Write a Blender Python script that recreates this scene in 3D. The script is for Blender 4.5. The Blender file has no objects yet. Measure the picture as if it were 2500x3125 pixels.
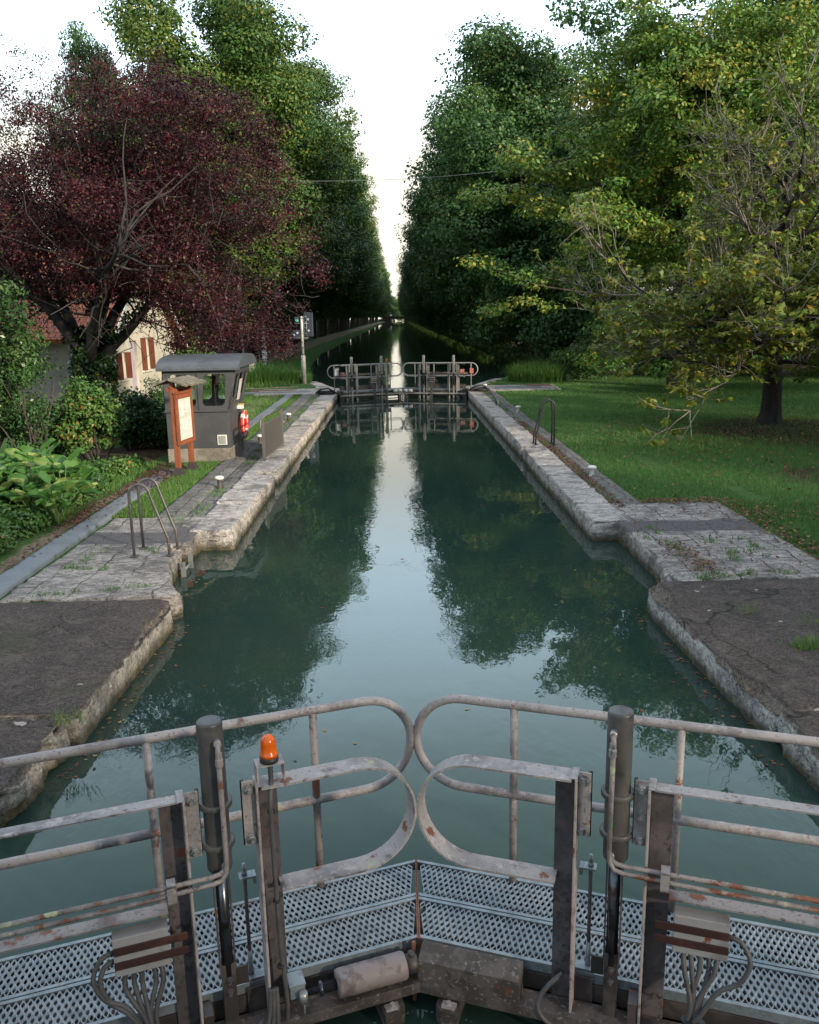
import bpy, bmesh, math, random
import numpy as np
from mathutils import Vector, Matrix
C = bpy.context.scene.collection
R = math.radians
PI = math.pi
random.seed(7)

# ------------------------------------------------------------------ mesh helpers
def np_mesh(name, V, F, attrs=None, smooth=False):
    V = np.asarray(V, dtype=np.float32); F = np.asarray(F, dtype=np.int32)
    me = bpy.data.meshes.new(name)
    me.vertices.add(len(V)); me.vertices.foreach_set('co', V.ravel())
    k = F.shape[1]
    me.loops.add(F.size); me.loops.foreach_set('vertex_index', F.ravel())
    me.polygons.add(len(F))
    me.polygons.foreach_set('loop_start', np.arange(0, F.size, k, dtype=np.int32))
    me.polygons.foreach_set('loop_total', np.full(len(F), k, dtype=np.int32))
    if smooth: me.polygons.foreach_set('use_smooth', np.ones(len(F), dtype=bool))
    me.update(calc_edges=True)
    for an, av in (attrs or {}).items():
        a = me.attributes.new(an, 'FLOAT', 'POINT')
        a.data.foreach_set('value', np.asarray(av, dtype=np.float32))
    return me

def link(name, me, mat, parent=None):
    o = bpy.data.objects.new(name, me); C.objects.link(o)
    if mat: me.materials.append(mat)
    if parent: o.parent = parent
    return o

def tag(o, label=None, cat=None, group=None, kind=None):
    if label: o['label'] = label
    if cat: o['category'] = cat
    if group: o['group'] = group
    if kind: o['kind'] = kind
    return o

def thing(name, label, cat, loc=(0, 0, 0), rz=0.0, group=None):
    o = bpy.data.objects.new(name, None); C.objects.link(o)
    o.empty_display_size = .2
    o.location = loc; o.rotation_euler = (0, 0, rz)
    return tag(o, label, cat, group)

def copy_tree(o, parent=None):
    c = o.copy(); C.objects.link(c)
    if parent: c.parent = parent
    for ch in list(o.children): copy_tree(ch, c)
    return c

class MB:
    def __init__(s): s.v = []; s.f = []; s.sm = []
    def add(s, vs, fs, smooth=False):
        b = len(s.v); s.v += [tuple(v) for v in vs]
        for f in fs: s.f.append([i + b for i in f]); s.sm.append(smooth)
        return s
    def box(s, x0, x1, y0, y1, z0, z1, M=None, bev=0.0):
        x0, x1 = min(x0, x1), max(x0, x1); y0, y1 = min(y0, y1), max(y0, y1); z0, z1 = min(z0, z1), max(z0, z1)
        if bev > 0:
            bm = bmesh.new(); bmesh.ops.create_cube(bm, size=1)
            for v in bm.verts: v.co = Vector(((x0+x1)/2+v.co.x*(x1-x0), (y0+y1)/2+v.co.y*(y1-y0), (z0+z1)/2+v.co.z*(z1-z0)))
            bmesh.ops.bevel(bm, geom=bm.edges[:], offset=bev, segments=2, affect='EDGES', profile=.6)
            bm.verts.index_update()
            vs = [M @ v.co if M else v.co for v in bm.verts]; fs = [[v.index for v in f.verts] for f in bm.faces]
            bm.free(); return s.add(vs, fs)
        vs = [Vector((x, y, z)) for x in (x0, x1) for y in (y0, y1) for z in (z0, z1)]
        if M: vs = [M @ v for v in vs]
        return s.add(vs, [(0,1,3,2),(4,6,7,5),(0,4,5,1),(2,3,7,6),(0,2,6,4),(1,5,7,3)])
    def tube(s, pts, r, n=10, cap=True, smooth=True):
        pts = [Vector(p) for p in pts]; N = len(pts)
        rs = list(r) if hasattr(r, '__len__') else [r]*N
        vs = []; up = None
        for i, p in enumerate(pts):
            t = (pts[min(i+1, N-1)] - pts[max(i-1, 0)]).normalized()
            if up is None:
                up = Vector((0, 0, 1)) if abs(t.z) < .9 else Vector((1, 0, 0))
            a = t.cross(up)
            if a.length < 1e-5: a = t.orthogonal()
            a.normalize(); up = a.cross(t).normalized()
            for k in range(n):
                an = 2*PI*k/n; vs.append(p + (a*math.cos(an) + up*math.sin(an))*rs[i])
        fs = [(i*n+k, i*n+(k+1) % n, (i+1)*n+(k+1) % n, (i+1)*n+k) for i in range(N-1) for k in range(n)]
        s.add(vs, fs, smooth)
        if cap:
            b = len(s.v) - len(vs)
            s.f.append([b+k for k in range(n)][::-1]); s.sm.append(False)
            s.f.append([b+(N-1)*n+k for k in range(n)]); s.sm.append(False)
        return s
    def ring_tube(s, pts, r, n=10):      # closed loop
        pts = [Vector(p) for p in pts]; N = len(pts); vs = []
        nrm = Vector((0, 0, 0))
        for i in range(N): nrm += pts[i].cross(pts[(i+1) % N])
        nrm.normalize()
        for i, p in enumerate(pts):
            t = (pts[(i+1) % N] - pts[i-1]).normalized(); a = t.cross(nrm).normalized()
            for k in range(n):
                an = 2*PI*k/n; vs.append(p + (a*math.cos(an) + nrm*math.sin(an))*r)
        return s.add(vs, [(i*n+k, i*n+(k+1) % n, ((i+1) % N)*n+(k+1) % n, ((i+1) % N)*n+k) for i in range(N) for k in range(n)], True)
    def lathe(s, prof, base=(0, 0, 0), n=20, M=None, smooth=True):
        vs = []; base = Vector(base)
        for r, z in prof:
            for k in range(n):
                a = 2*PI*k/n; v = Vector((r*math.cos(a), r*math.sin(a), z))
                vs.append((M @ v if M else v) + base)
        m = len(prof)
        fs = [(i*n+k, i*n+(k+1) % n, (i+1)*n+(k+1) % n, (i+1)*n+k) for i in range(m-1) for k in range(n)]
        s.add(vs, fs, smooth); b = len(s.v)-len(vs)
        s.f.append([b+k for k in range(n)][::-1]); s.sm.append(False)
        s.f.append([b+(m-1)*n+k for k in range(n)]); s.sm.append(False)
        return s
    def ribbon(s, path, w0, w1, th):     # path in (x,z); extruded along y from w0 to w1, thickness th
        N = len(path); vs = []
        for i, (x, z) in enumerate(path):
            a = Vector(path[max(i-1, 0)]); b = Vector(path[min(i+1, N-1)]); t = (b-a).normalized(); nx, nz = -t.y, t.x
            for d in (0, th):
                for y in (w0, w1): vs.append((x+nx*d, y, z+nz*d))
        fs = []
        for i in range(N-1):
            a = i*4; b = a+4
            fs += [(a, b, b+1, a+1), (a+2, a+3, b+3, b+2), (a, a+2, b+2, b), (a+1, b+1, b+3, a+3)]
        fs += [(0, 1, 3, 2), (N*4-4, N*4-2, N*4-1, N*4-3)]
        return s.add(vs, fs)
    def build(s, name, mat, parent=None, bevel=0):
        me = bpy.data.meshes.new(name); me.from_pydata([tuple(v) for v in s.v], [], s.f); me.update()
        for p, q in zip(me.polygons, s.sm): p.use_smooth = q
        bm = bmesh.new(); bm.from_mesh(me); bmesh.ops.recalc_face_normals(bm, faces=bm.faces); bm.to_mesh(me); bm.free()
        return link(name, me, mat, parent)

def build_pieces(mb, name, mat, parent):    # one object for each separate piece
    par = list(range(len(mb.v)))
    def find(i):
        while par[i] != i: par[i] = par[par[i]]; i = par[i]
        return i
    for f_ in mb.f:
        for i in f_[1:]: par[find(i)] = find(f_[0])
    groups = {}
    for f_, s_ in zip(mb.f, mb.sm): groups.setdefault(find(f_[0]), []).append((f_, s_))
    out = []
    for fs in groups.values():
        m = MB(); ids = sorted({i for f_, _ in fs for i in f_}); mp = {i: k for k, i in enumerate(ids)}
        m.v = [mb.v[i] for i in ids]; m.f = [[mp[i] for i in f_] for f_, _ in fs]; m.sm = [s_ for _, s_ in fs]
        out.append(m.build(name, mat, parent))
    return out

def bx(name, mat, parent, *a, bev=0.004, M=None): return MB().box(*a, bev=bev, M=M).build(name, mat, parent)

def rrect(x0, x1, y0, y1, r, n=5):
    out = []
    for cx, cy, a0 in ((x1-r, y1-r, 0), (x0+r, y1-r, 90), (x0+r, y0+r, 180), (x1-r, y0+r, 270)):
        for k in range(n+1):
            a = R(a0+90*k/n); out.append((cx+r*math.cos(a), cy+r*math.sin(a)))
    return out

def plate_mesh(outer, holes, th, M):     # flat plate with holes; outline in x,y then placed by M
    cu = bpy.data.curves.new('plate_outline', 'CURVE'); cu.dimensions = '2D'; cu.fill_mode = 'BOTH'; cu.extrude = th/2
    for poly in [outer]+holes:
        sp = cu.splines.new('POLY'); sp.points.add(len(poly)-1); sp.use_cyclic_u = True
        for p, (x, y) in zip(sp.points, poly): p.co = (x, y, 0, 1)
    o = bpy.data.objects.new('plate_outline', cu); C.objects.link(o)
    dg = bpy.context.evaluated_depsgraph_get()
    me = bpy.data.meshes.new_from_object(o.evaluated_get(dg))
    bpy.data.objects.remove(o); bpy.data.curves.remove(cu)
    me.transform(M); me.materials.clear(); return me

def vnoise(P, sc, seed=0):
    P = np.asarray(P)*sc + seed*17.13
    i = np.floor(P).astype(np.int64); f = P-i; f = f*f*(3-2*f)
    def h(ix, iy, iz):
        n = (ix*374761393 + iy*668265263 + iz*2147483647 + seed*974711) & 0xffffffff
        n = ((n ^ (n >> 13))*1274126177) & 0xffffffff
        return ((n ^ (n >> 16)) & 0xffff)/65535.0
    out = 0
    for a in (0, 1):
        for b in (0, 1):
            for c in (0, 1):
                w = (f[:, 0] if a else 1-f[:, 0])*(f[:, 1] if b else 1-f[:, 1])*(f[:, 2] if c else 1-f[:, 2])
                out = out + w*h(i[:, 0]+a, i[:, 1]+b, i[:, 2]+c)
    return out

def rough_block(name, mat, parent, boxes, prisms=(), voxel=.045, amp=.02, chip=.05, pits=0.0, seed=1, lip=None, blocks=0.0):
    """union of boxes and prisms, voxel remeshed, then weathered by noise"""
    m = MB()
    for b in boxes: m.box(*b)
    for poly, z0, z1 in prisms:
        n = len(poly); vs = [(x, y, z0) for x, y in poly]+[(x, y, z1) for x, y in poly]
        m.add(vs, [list(range(n))[::-1], list(range(n, 2*n))]+[(k, (k+1) % n, n+(k+1) % n, n+k) for k in range(n)])
    o = m.build(name, None, None)
    md = o.modifiers.new('remesh', 'REMESH'); md.mode = 'VOXEL'; md.voxel_size = voxel
    dg = bpy.context.evaluated_depsgraph_get()
    me = bpy.data.meshes.new_from_object(o.evaluated_get(dg))
    old = o.data; o.modifiers.clear(); bpy.data.objects.remove(o); bpy.data.meshes.remove(old)
    n = len(me.vertices); V = np.empty(n*3, np.float32); me.vertices.foreach_get('co', V); V = V.reshape(-1, 3)
    N = np.empty(n*3, np.float32); me.vertices.foreach_get('normal', N); N = N.reshape(-1, 3)
    d = (vnoise(V, 1.3, seed)-.5)*.35 + (vnoise(V, 4.5, seed+1)-.5)*.9 + (vnoise(V, 13, seed+2)-.5)*.6 + (vnoise(V, 27, seed+6)-.5)*.5
    top = np.clip(N[:, 2], 0, 1)
    a = amp*(1-.72*(top > .9))
    V2 = V + N*(d*a)[:, None]
    edge = (1-np.abs(N[:, 2]))*np.abs(N[:, 2])*4                  # rounded arris: chip it inward
    ch = (np.clip(vnoise(V, 2.6, seed+3)-.45, 0, 1)*1.3+np.clip(vnoise(V, 8.5, seed+4)-.5, 0, 1)*1.2)*edge*chip*1.6
    V2 -= N*ch[:, None]
    if pits:
        side = (N[:, 2] < .6)
        pt = np.clip(vnoise(V, 7.0, seed+5)-.66, 0, 1)*side*pits
        V2 -= N*pt[:, None]
    if blocks:                    # separate stones: open joints, each stone sitting a little differently
        u = (V[:, 1]+.02*(vnoise(V, 6, seed+12)-.5))/blocks; bid = np.floor(u)
        hsh = lambda k: np.modf(np.abs(np.sin(bid*12.9898+k*78.233+seed)*43758.5453))[0]-.5
        V2[:, 2] += hsh(1)*.022*(V[:, 2] > -.4); V2[:, 0] += hsh(2)*.026
        jd = np.minimum(u-bid, 1-(u-bid))*blocks
        V2 -= N*(np.clip(1-jd/.035, 0, 1)*.034)[:, None]
    if lip:                       # top layer broken back from the face: sign, face x, width, depth
        sg, fx, wd, dp = lip
        d = sg*(V[:, 0]-fx); yn = np.c_[V[:, 1], V[:, 1]*0, V[:, 1]*0]
        lw_ = .02+wd*np.clip(vnoise(yn, 1.15, seed+8)*1.5-.35, 0, 1)+.05*(vnoise(V, 9, seed+9)-.5)
        k = np.clip((lw_-d)/.02, 0, 1)*(V[:, 2] > -.1)*np.clip(N[:, 2]*2, 0, 1)
        V2[:, 2] -= k*(dp+.045*(vnoise(V, 15, seed+7)-.35)+.03*(vnoise(V, 31, seed+17)-.5)+.25*dp*np.clip((lw_-d)/.1, 0, 1))
    me.vertices.foreach_set('co', V2.astype(np.float32).ravel())
    me.polygons.foreach_set('use_smooth', np.ones(len(me.polygons), dtype=bool)); me.update()
    me.materials.clear()
    return link(name, me, mat, parent)

# ------------------------------------------------------------------ materials
def nodes(name):
    m = bpy.data.materials.new(name); m.use_nodes = True
    nt = m.node_tree; nt.nodes.clear()
    out = nt.nodes.new('ShaderNodeOutputMaterial'); b = nt.nodes.new('ShaderNodeBsdfPrincipled')
    nt.links.new(b.outputs[0], out.inputs[0]); return m, nt, b, out
def col(c): return (*c, 1) if len(c) == 3 else c
def nz(nt, sc, detail=4, rough=.6, vec=None, dist=0.0):
    t = nt.nodes.new('ShaderNodeTexNoise'); t.inputs['Scale'].default_value = sc; t.inputs['Detail'].default_value = detail
    t.inputs['Roughness'].default_value = rough; t.inputs['Distortion'].default_value = dist
    if vec: nt.links.new(vec, t.inputs['Vector'])
    return t.outputs[0]
def ramp(nt, x, lo, hi):
    r = nt.nodes.new('ShaderNodeMapRange'); r.interpolation_type = 'SMOOTHSTEP'
    r.inputs['From Min'].default_value = lo; r.inputs['From Max'].default_value = hi; nt.links.new(x, r.inputs['Value']); return r.outputs[0]
def mix(nt, f, a, b):
    n = nt.nodes.new('ShaderNodeMix'); n.data_type = 'RGBA'
    if isinstance(f, (int, float)): n.inputs[0].default_value = f
    else: nt.links.new(f, n.inputs[0])
    for s, v in ((6, a), (7, b)):
        if isinstance(v, tuple): n.inputs[s].default_value = col(v)
        else: nt.links.new(v, n.inputs[s])
    return n.outputs[2]
def mth(nt, op, a, b=None):
    n = nt.nodes.new('ShaderNodeMath'); n.operation = op
    for s, v in ((0, a), (1, b)):
        if v is None: continue
        if isinstance(v, (int, float)): n.inputs[s].default_value = v
        else: nt.links.new(v, n.inputs[s])
    return n.outputs[0]
def bumpn(nt, b, h, strength, dist=.02):
    n = nt.nodes.new('ShaderNodeBump'); n.inputs['Strength'].default_value = strength; n.inputs['Distance'].default_value = dist
    nt.links.new(h, n.inputs['Height']); nt.links.new(n.outputs[0], b.inputs['Normal'])
def coord(nt, which='Object', scale=None):
    t = nt.nodes.new('ShaderNodeTexCoord').outputs[which]
    if scale:
        mp = nt.nodes.new('ShaderNodeMapping'); mp.inputs['Scale'].default_value = scale; nt.links.new(t, mp.inputs[0]); return mp.outputs[0]
    return t
def sep(nt, v):
    n = nt.nodes.new('ShaderNodeSeparateXYZ'); nt.links.new(v, n.inputs[0]); return n.outputs

def mat(name, base, rough=.6, metal=0.0, layers=(), bump=None, rough_var=0.0, scale=None, spec=None):
    """layers: (noise scale, colour, lo, hi, detail)"""
    m, nt, b, out = nodes(name); v = coord(nt, 'Object', scale)
    c = base
    for L in layers:
        f = ramp(nt, nz(nt, L[0], L[4] if len(L) > 4 else 5, .62, v), L[2], L[3])
        c = mix(nt, f, c if not isinstance(c, tuple) else tuple(c), tuple(L[1]))
    if isinstance(c, tuple): b.inputs['Base Color'].default_value = col(c)
    else: nt.links.new(c, b.inputs['Base Color'])
    b.inputs['Roughness'].default_value = rough; b.inputs['Metallic'].default_value = metal
    if spec is not None: b.inputs['Specular IOR Level'].default_value = spec
    if rough_var:
        rr = nt.nodes.new('ShaderNodeMapRange'); rr.inputs['To Min'].default_value = max(.05, rough-rough_var); rr.inputs['To Max'].default_value = min(1, rough+rough_var)
        nt.links.new(nz(nt, 9, 4, .6, v), rr.inputs['Value']); nt.links.new(rr.outputs[0], b.inputs['Roughness'])
    if bump: bumpn(nt, b, nz(nt, bump[0], 6, .7, v), bump[1], bump[2] if len(bump) > 2 else .01)
    return m

RUST = (.135, .040, .018); LICH = (.26, .26, .15)
M = {}
M['paint'] = mat('worn_grey_pink_paint', (.258, .230, .232), .55, 0, [(2.2, (.115, .10, .104), .47, .66), (24, (.33, .285, .285), .52, .68), (75, (.09, .072, .075), .57, .68), (5, (.065, .05, .052), .60, .70), (9.0, RUST, .61, .65, 8), (40, (.16, .06, .03), .68, .72), (6.2, LICH, .655, .68, 8), (5.1, (.03, .11, .045), .70, .72, 6)], (70, .45, .005), .12)
M['paint_rusty'] = mat('rust_bitten_grey_paint', (0.2275, 0.1924, 0.1898), .6, 0, [(4, (0.0975, 0.078, 0.078), .44, .62), (50, (0.065, 0.0494, 0.0494), .55, .68), (8, RUST, .56, .60, 8), (22, (0.247, 0.0975, 0.0455), .66, .70), (5.2, (0.325, 0.338, 0.208), .64, .67, 8), (4.1, (0.039, 0.143, 0.065), .68, .70, 6)], (60, .5, .006), .12)
M['post'] = mat('dark_weathered_steel_post', (0.06624, 0.0552, 0.05962), .55, 0, [(5, (0.1104, 0.09053, 0.09715), .45, .65), (30, (0.03312, 0.0276, 0.0287), .5, .66), (10, (0.1435, 0.04416, 0.02429), .62, .68, 8)], (50, .4, .004), .12)
M['flange'] = mat('worn_lit_flange_paint', (0.3049, 0.2587, 0.2541), .55, 0, [(14, (0.1756, 0.1432, 0.1432), .48, .62), (12, RUST, .60, .65, 8)], (60, .4, .004))  # worn paint made paler: the lit flange edge is put into the colour
M['steel'] = mat('dark_brown_steel', (0.0315, 0.0252, 0.0252), .5, 0, [(6, (0.07, 0.0525, 0.049), .48, .66), (16, (0.091, 0.0315, 0.0175), .62, .70, 8)], (40, .4, .004), .12)
M['ram'] = mat('grey_black_ram_paint', (.048, .044, .046), .42, 0, [(3, (.085, .077, .070), .42, .62), (9, (.028, .025, .027), .52, .66), (22, (.14, .125, .11), .66, .72, 7), (8, (.12, .04, .02), .68, .72, 8)], (60, .25, .003), .12)
M['rod'] = mat('dark_chrome_rod', (0.084, 0.0875, 0.105), .25, .85, [(18, (0.042, 0.0315, 0.028), .5, .66)])
M['galv'] = mat('galvanised_steel', (.235, .255, .28), .45, .5, [(12, (.17, .19, .215), .42, .62), (70, (.30, .32, .34), .55, .68), (3, (.135, .145, .16), .55, .72), (11, (.14, .06, .03), .715, .74, 8)], (120, .12, .002), .1)
M['conduit'] = mat('grey_ribbed_conduit', (0.0714, 0.06552, 0.06888), .6, 0, [(9, (0.042, 0.03864, 0.04032), .45, .65)])
M['black'] = mat('black_plastic', (.015, .015, .017), .5)
M['boxface'] = mat('dirty_grey_enclosure', (0.2475, 0.2325, 0.24), .5, 0, [(6, (0.165, 0.1463, 0.15), .45, .65), (9, RUST, .63, .68, 8)], (50, .2, .003))
M['strap'] = mat('dark_maroon_strap', (0.0315, 0.0112, 0.0112), .55, 0, [(8, (0.063, 0.021, 0.014), .5, .66)])
M['rustedge'] = mat('rusty_edge', (.20, .07, .035), .75, 0, [(25, (.10, .05, .04), .45, .6)])
M['bolt'] = mat('zinc_bolt', (0.32, 0.312, 0.32), .4, .6, [(30, (0.16, 0.136, 0.128), .5, .65)])
m, nt, b, out = nodes('orange_lens'); M['amber'] = m
b.inputs['Base Color'].default_value = (.58, .095, .003, 1); b.inputs['Roughness'].default_value = .18
b.inputs['Subsurface Weight'].default_value = .25; b.inputs['Subsurface Radius'].default_value = (.05, .02, .005); b.inputs['Subsurface Scale'].default_value = .5
M['cylpaint'] = mat('flaking_pink_cylinder_paint', (.19, .15, .15), .6, 0, [(9, (.10, .075, .07), .48, .60), (5, (.17, .18, .20), .55, .60), (14, RUST, .66, .70, 8)], (50, .5, .005))
M['cover'] = mat('flaking_cover_paint', (.075, .060, .056), .65, 0, [(9, (.04, .03, .027), .44, .58), (45, (.16, .14, .14), .57, .66), (10, (.12, .035, .02), .66, .70, 8)], (50, .5, .005))

def stone_mat(name, light, mid, dark, joints=None, band=None, water=True, topmix=None, spots=None):
    m, nt, b, out = nodes(name); v = coord(nt, 'Object'); X, Y, Z = sep(nt, v)
    vs = coord(nt, 'Object', (.7, 1.6, 2.2))
    n1 = nz(nt, 1.1, 6, .65, v); n2 = nz(nt, 5, 8, .72, vs, .3); n3 = nz(nt, 38, 6, .7, v)
    c = mix(nt, ramp(nt, n2, .42, .58), light, mid)
    c = mix(nt, mth(nt, 'MULTIPLY', ramp(nt, nz(nt, 14, 8, .8, vs, .5), .50, .60), .8), c, dark)
    c = mix(nt, mth(nt, 'MULTIPLY', ramp(nt, n1, .48, .66), .75), c, dark)
    c = mix(nt, mth(nt, 'MULTIPLY', ramp(nt, n3, .52, .64), .7), c, tuple(x*.35 for x in dark))
    c = mix(nt, ramp(nt, nz(nt, 11, 8, .75, v), .60, .66), c, tuple(x*.22 for x in dark))     # black crust
    c = mix(nt, ramp(nt, nz(nt, 17, 4, .6, v), .66, .70), c, tuple(min(.62, x*1.45) for x in light))     # pale lichen
    geo = nt.nodes.new('ShaderNodeNewGeometry'); nzz = sep(nt, geo.outputs['Normal'])[2]
    up = ramp(nt, nzz, .55, .85)
    h = n3
    if topmix:
        t = mix(nt, ramp(nt, nz(nt, 30, 8, .75, v), .42, .62), topmix[0], topmix[1])
        t = mix(nt, mth(nt, 'MULTIPLY', ramp(nt, nz(nt, 1.6, 5, .6, v), .45, .68), .6), t, topmix[2])
        t = mix(nt, mth(nt, 'MULTIPLY', ramp(nt, nz(nt, 5.5, 8, .75, v, .6), .50, .62), .75), t, (.11, .088, .078))
        t = mix(nt, ramp(nt, nz(nt, 19, 8, .8, v), .57, .63), t, (.013, .010, .011))
        t = mix(nt, ramp(nt, nz(nt, 90, 3, .6, v), .60, .66), t, (.20, .175, .15))
        t = mix(nt, ramp(nt, nz(nt, 3.4, 3, .5, v), .695, .71), t, (.36, .32, .27))
        ag = mix(nt, ramp(nt, nz(nt, 34, 6, .8, v), .42, .60), (.17, .13, .10), (.028, .022, .019))      # fractured lip: bare aggregate
        c = mix(nt, mth(nt, 'MULTIPLY', mth(nt, 'MULTIPLY', ramp(nt, nzz, .25, .6), ramp(nt, Z, -.17, -.10)), .9), c, ag)
        c = mix(nt, mth(nt, 'MULTIPLY', up, ramp(nt, Z, -.045, -.025)), c, t)
    if topmix:
        vo = nt.nodes.new('ShaderNodeTexVoronoi'); vo.feature = 'DISTANCE_TO_EDGE'; vo.inputs['Scale'].default_value = .62
        wv = nt.nodes.new('ShaderNodeVectorMath'); wv.operation = 'ADD'; wn = nt.nodes.new('ShaderNodeTexNoise'); wn.inputs['Scale'].default_value = 2.6; wn.inputs['Detail'].default_value = 6; nt.links.new(v, wn.inputs['Vector'])
        ws = nt.nodes.new('ShaderNodeVectorMath'); ws.operation = 'SCALE'; ws.inputs['Scale'].default_value = .55; nt.links.new(wn.outputs['Color'], ws.inputs[0])
        nt.links.new(v, wv.inputs[0]); nt.links.new(ws.outputs[0], wv.inputs[1]); nt.links.new(wv.outputs[0], vo.inputs['Vector'])
        crk = mth(nt, 'MULTIPLY', mth(nt, 'SUBTRACT', 1.0, ramp(nt, vo.outputs['Distance'], .003, .011)), ramp(nt, nz(nt, .9, 3, .5, v), .46, .56))
        c = mix(nt, mth(nt, 'MULTIPLY', crk, mth(nt, 'MULTIPLY', up, .9)), c, (.012, .012, .008))
        c = mix(nt, mth(nt, 'MULTIPLY', mth(nt, 'MULTIPLY', up, ramp(nt, nz(nt, 1.1, 4, .6, v), .56, .66)), .35), c, (.035, .045, .018))
    if joints:
        bl, bw = joints
        br = nt.nodes.new('ShaderNodeTexBrick'); mp = nt.nodes.new('ShaderNodeMapping'); mp.inputs['Rotation'].default_value = (0, 0, R(90))
        nt.links.new(v, mp.inputs[0])
        w = nt.nodes.new('ShaderNodeVectorMath'); w.operation = 'ADD'
        nn = nt.nodes.new('ShaderNodeTexNoise'); nn.inputs['Scale'].default_value = 3; nt.links.new(v, nn.inputs['Vector'])
        sc = nt.nodes.new('ShaderNodeVectorMath'); sc.operation = 'SCALE'; sc.inputs['Scale'].default_value = .22; nt.links.new(nn.outputs['Color'], sc.inputs[0])
        nt.links.new(mp.outputs[0], w.inputs[0]); nt.links.new(sc.outputs[0], w.inputs[1]); nt.links.new(w.outputs[0], br.inputs['Vector'])
        br.inputs['Scale'].default_value = 1; br.inputs['Brick Width'].default_value = bl; br.inputs['Row Height'].default_value = bw
        br.inputs['Mortar Size'].default_value = .014; br.inputs['Mortar Smooth'].default_value = .6
        br.inputs['Color1'].default_value = (1, 1, 1, 1); br.inputs['Color2'].default_value = (.72, .70, .72, 1); br.inputs['Mortar'].default_value = (.5, .5, .5, 1)
        mm = nt.nodes.new('ShaderNodeMix'); mm.data_type = 'RGBA'; mm.blend_type = 'MULTIPLY'; mm.inputs[0].default_value = .55
        nt.links.new(c, mm.inputs[6]); nt.links.new(br.outputs['Color'], mm.inputs[7]); c = mm.outputs[2]
        c = mix(nt, mth(nt, 'MULTIPLY', br.outputs['Fac'], mth(nt, 'MULTIPLY', ramp(nt, nz(nt, 1.7, 4, .6, v), .36, .60), .85)), c, (.055, .048, .035))
        h = mth(nt, 'SUBTRACT', mth(nt, 'ADD', n3, mth(nt, 'MULTIPLY', n2, 1.5)), mth(nt, 'MULTIPLY', br.outputs['Fac'], 1.2))
    if band:
        wob = mth(nt, 'ADD', Y, mth(nt, 'MULTIPLY', nz(nt, 2.5, 4, .6, v), .35))
        f = mth(nt, 'MULTIPLY', ramp(nt, wob, band[0], band[0]+.06), mth(nt, 'SUBTRACT', 1.0, ramp(nt, wob, band[1], band[1]+.06)))
        c = mix(nt, mth(nt, 'MULTIPLY', f, up), c, mix(nt, ramp(nt, n3, .4, .6), (.085, .075, .08), (.15, .135, .135)))
    if water:
        zz = mth(nt, 'ADD', Z, mth(nt, 'MULTIPLY', nz(nt, 5, 5, .65, v), -.16))
        c = mix(nt, mth(nt, 'MULTIPLY', mth(nt, 'SUBTRACT', 1.0, ramp(nt, zz, -.36, -.20)), .92), c, mix(nt, ramp(nt, n2, .4, .6), (.085, .065, .022), (.022, .022, .016)))
    nt.links.new(c, b.inputs['Base Color']); b.inputs['Roughness'].default_value = .85; b.inputs['Specular IOR Level'].default_value = .25
    bumpn(nt, b, mth(nt, 'ADD', h, mth(nt, 'MULTIPLY', n2, 1.2)), .75, .03)
    return m
M['coping'] = stone_mat('weathered_limestone_coping', (.58, .515, .475), (.35, .312, .295), (.095, .083, .085), joints=None)
M['paving'] = stone_mat('weathered_limestone_paving', (.47, .415, .385), (.28, .248, .235), (.090, .079, .079), joints=(.98, .47), band=(11.45, 12.1))
M['strip'] = stone_mat('worn_stone_strip', (0.264, 0.248, 0.236), (0.168, 0.156, 0.148), (0.096, 0.088, 0.084), joints=(.7, .3), water=False)
M['concrete'] = stone_mat('dark_topped_concrete', (.48, .415, .36), (.31, .268, .236), (.12, .105, .095), topmix=((.044, .032, .031), (.098, .074, .066), (.027, .020, .021)))
M['concrete_pale'] = stone_mat('pale_faced_concrete', (.56, .54, .525), (.36, .345, .34), (.075, .068, .072), topmix=((.044, .032, .031), (.098, .074, .066), (.027, .020, .021)))
M['path'] = mat('blue_grey_path_concrete', (.155, .168, .19), .8, 0, [(2, (.12, .13, .145), .42, .65), (60, (.20, .213, .235), .52, .66), (4, (.10, .092, .088), .64, .74)], (90, .3, .004))
M['plinth'] = mat('mossy_concrete_plinth', (.23, .20, .17), .85, 0, [(3, (.14, .12, .095), .42, .62), (20, (.30, .27, .23), .55, .68)], (30, .5, .008))

# water
m, nt, b, out = nodes('murky_canal_water'); M['water'] = m
v = coord(nt, 'Object')
b.inputs['Base Color'].default_value = (.030, .078, .078, 1); b.inputs['Roughness'].default_value = .015; b.inputs['IOR'].default_value = 1.42
c = mix(nt, ramp(nt, nz(nt, .35, 4, .6, v), .35, .7), (.0155, .0335, .0285), (.021, .039, .0295)); nt.links.new(c, b.inputs['Base Color'])
w1 = nz(nt, 3.2, 3, .5, coord(nt, 'Object', (1, .55, 1))); w2 = nz(nt, 14, 2, .5, coord(nt, 'Object', (1, .6, 1)))
patch = ramp(nt, nz(nt, .45, 3, .5, v), .42, .66)
hgt = mth(nt, 'ADD', mth(nt, 'MULTIPLY', w1, .35), mth(nt, 'MULTIPLY', mth(nt, 'MULTIPLY', w2, patch), .16))
bumpn(nt, b, hgt, .055, .12)

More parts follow.
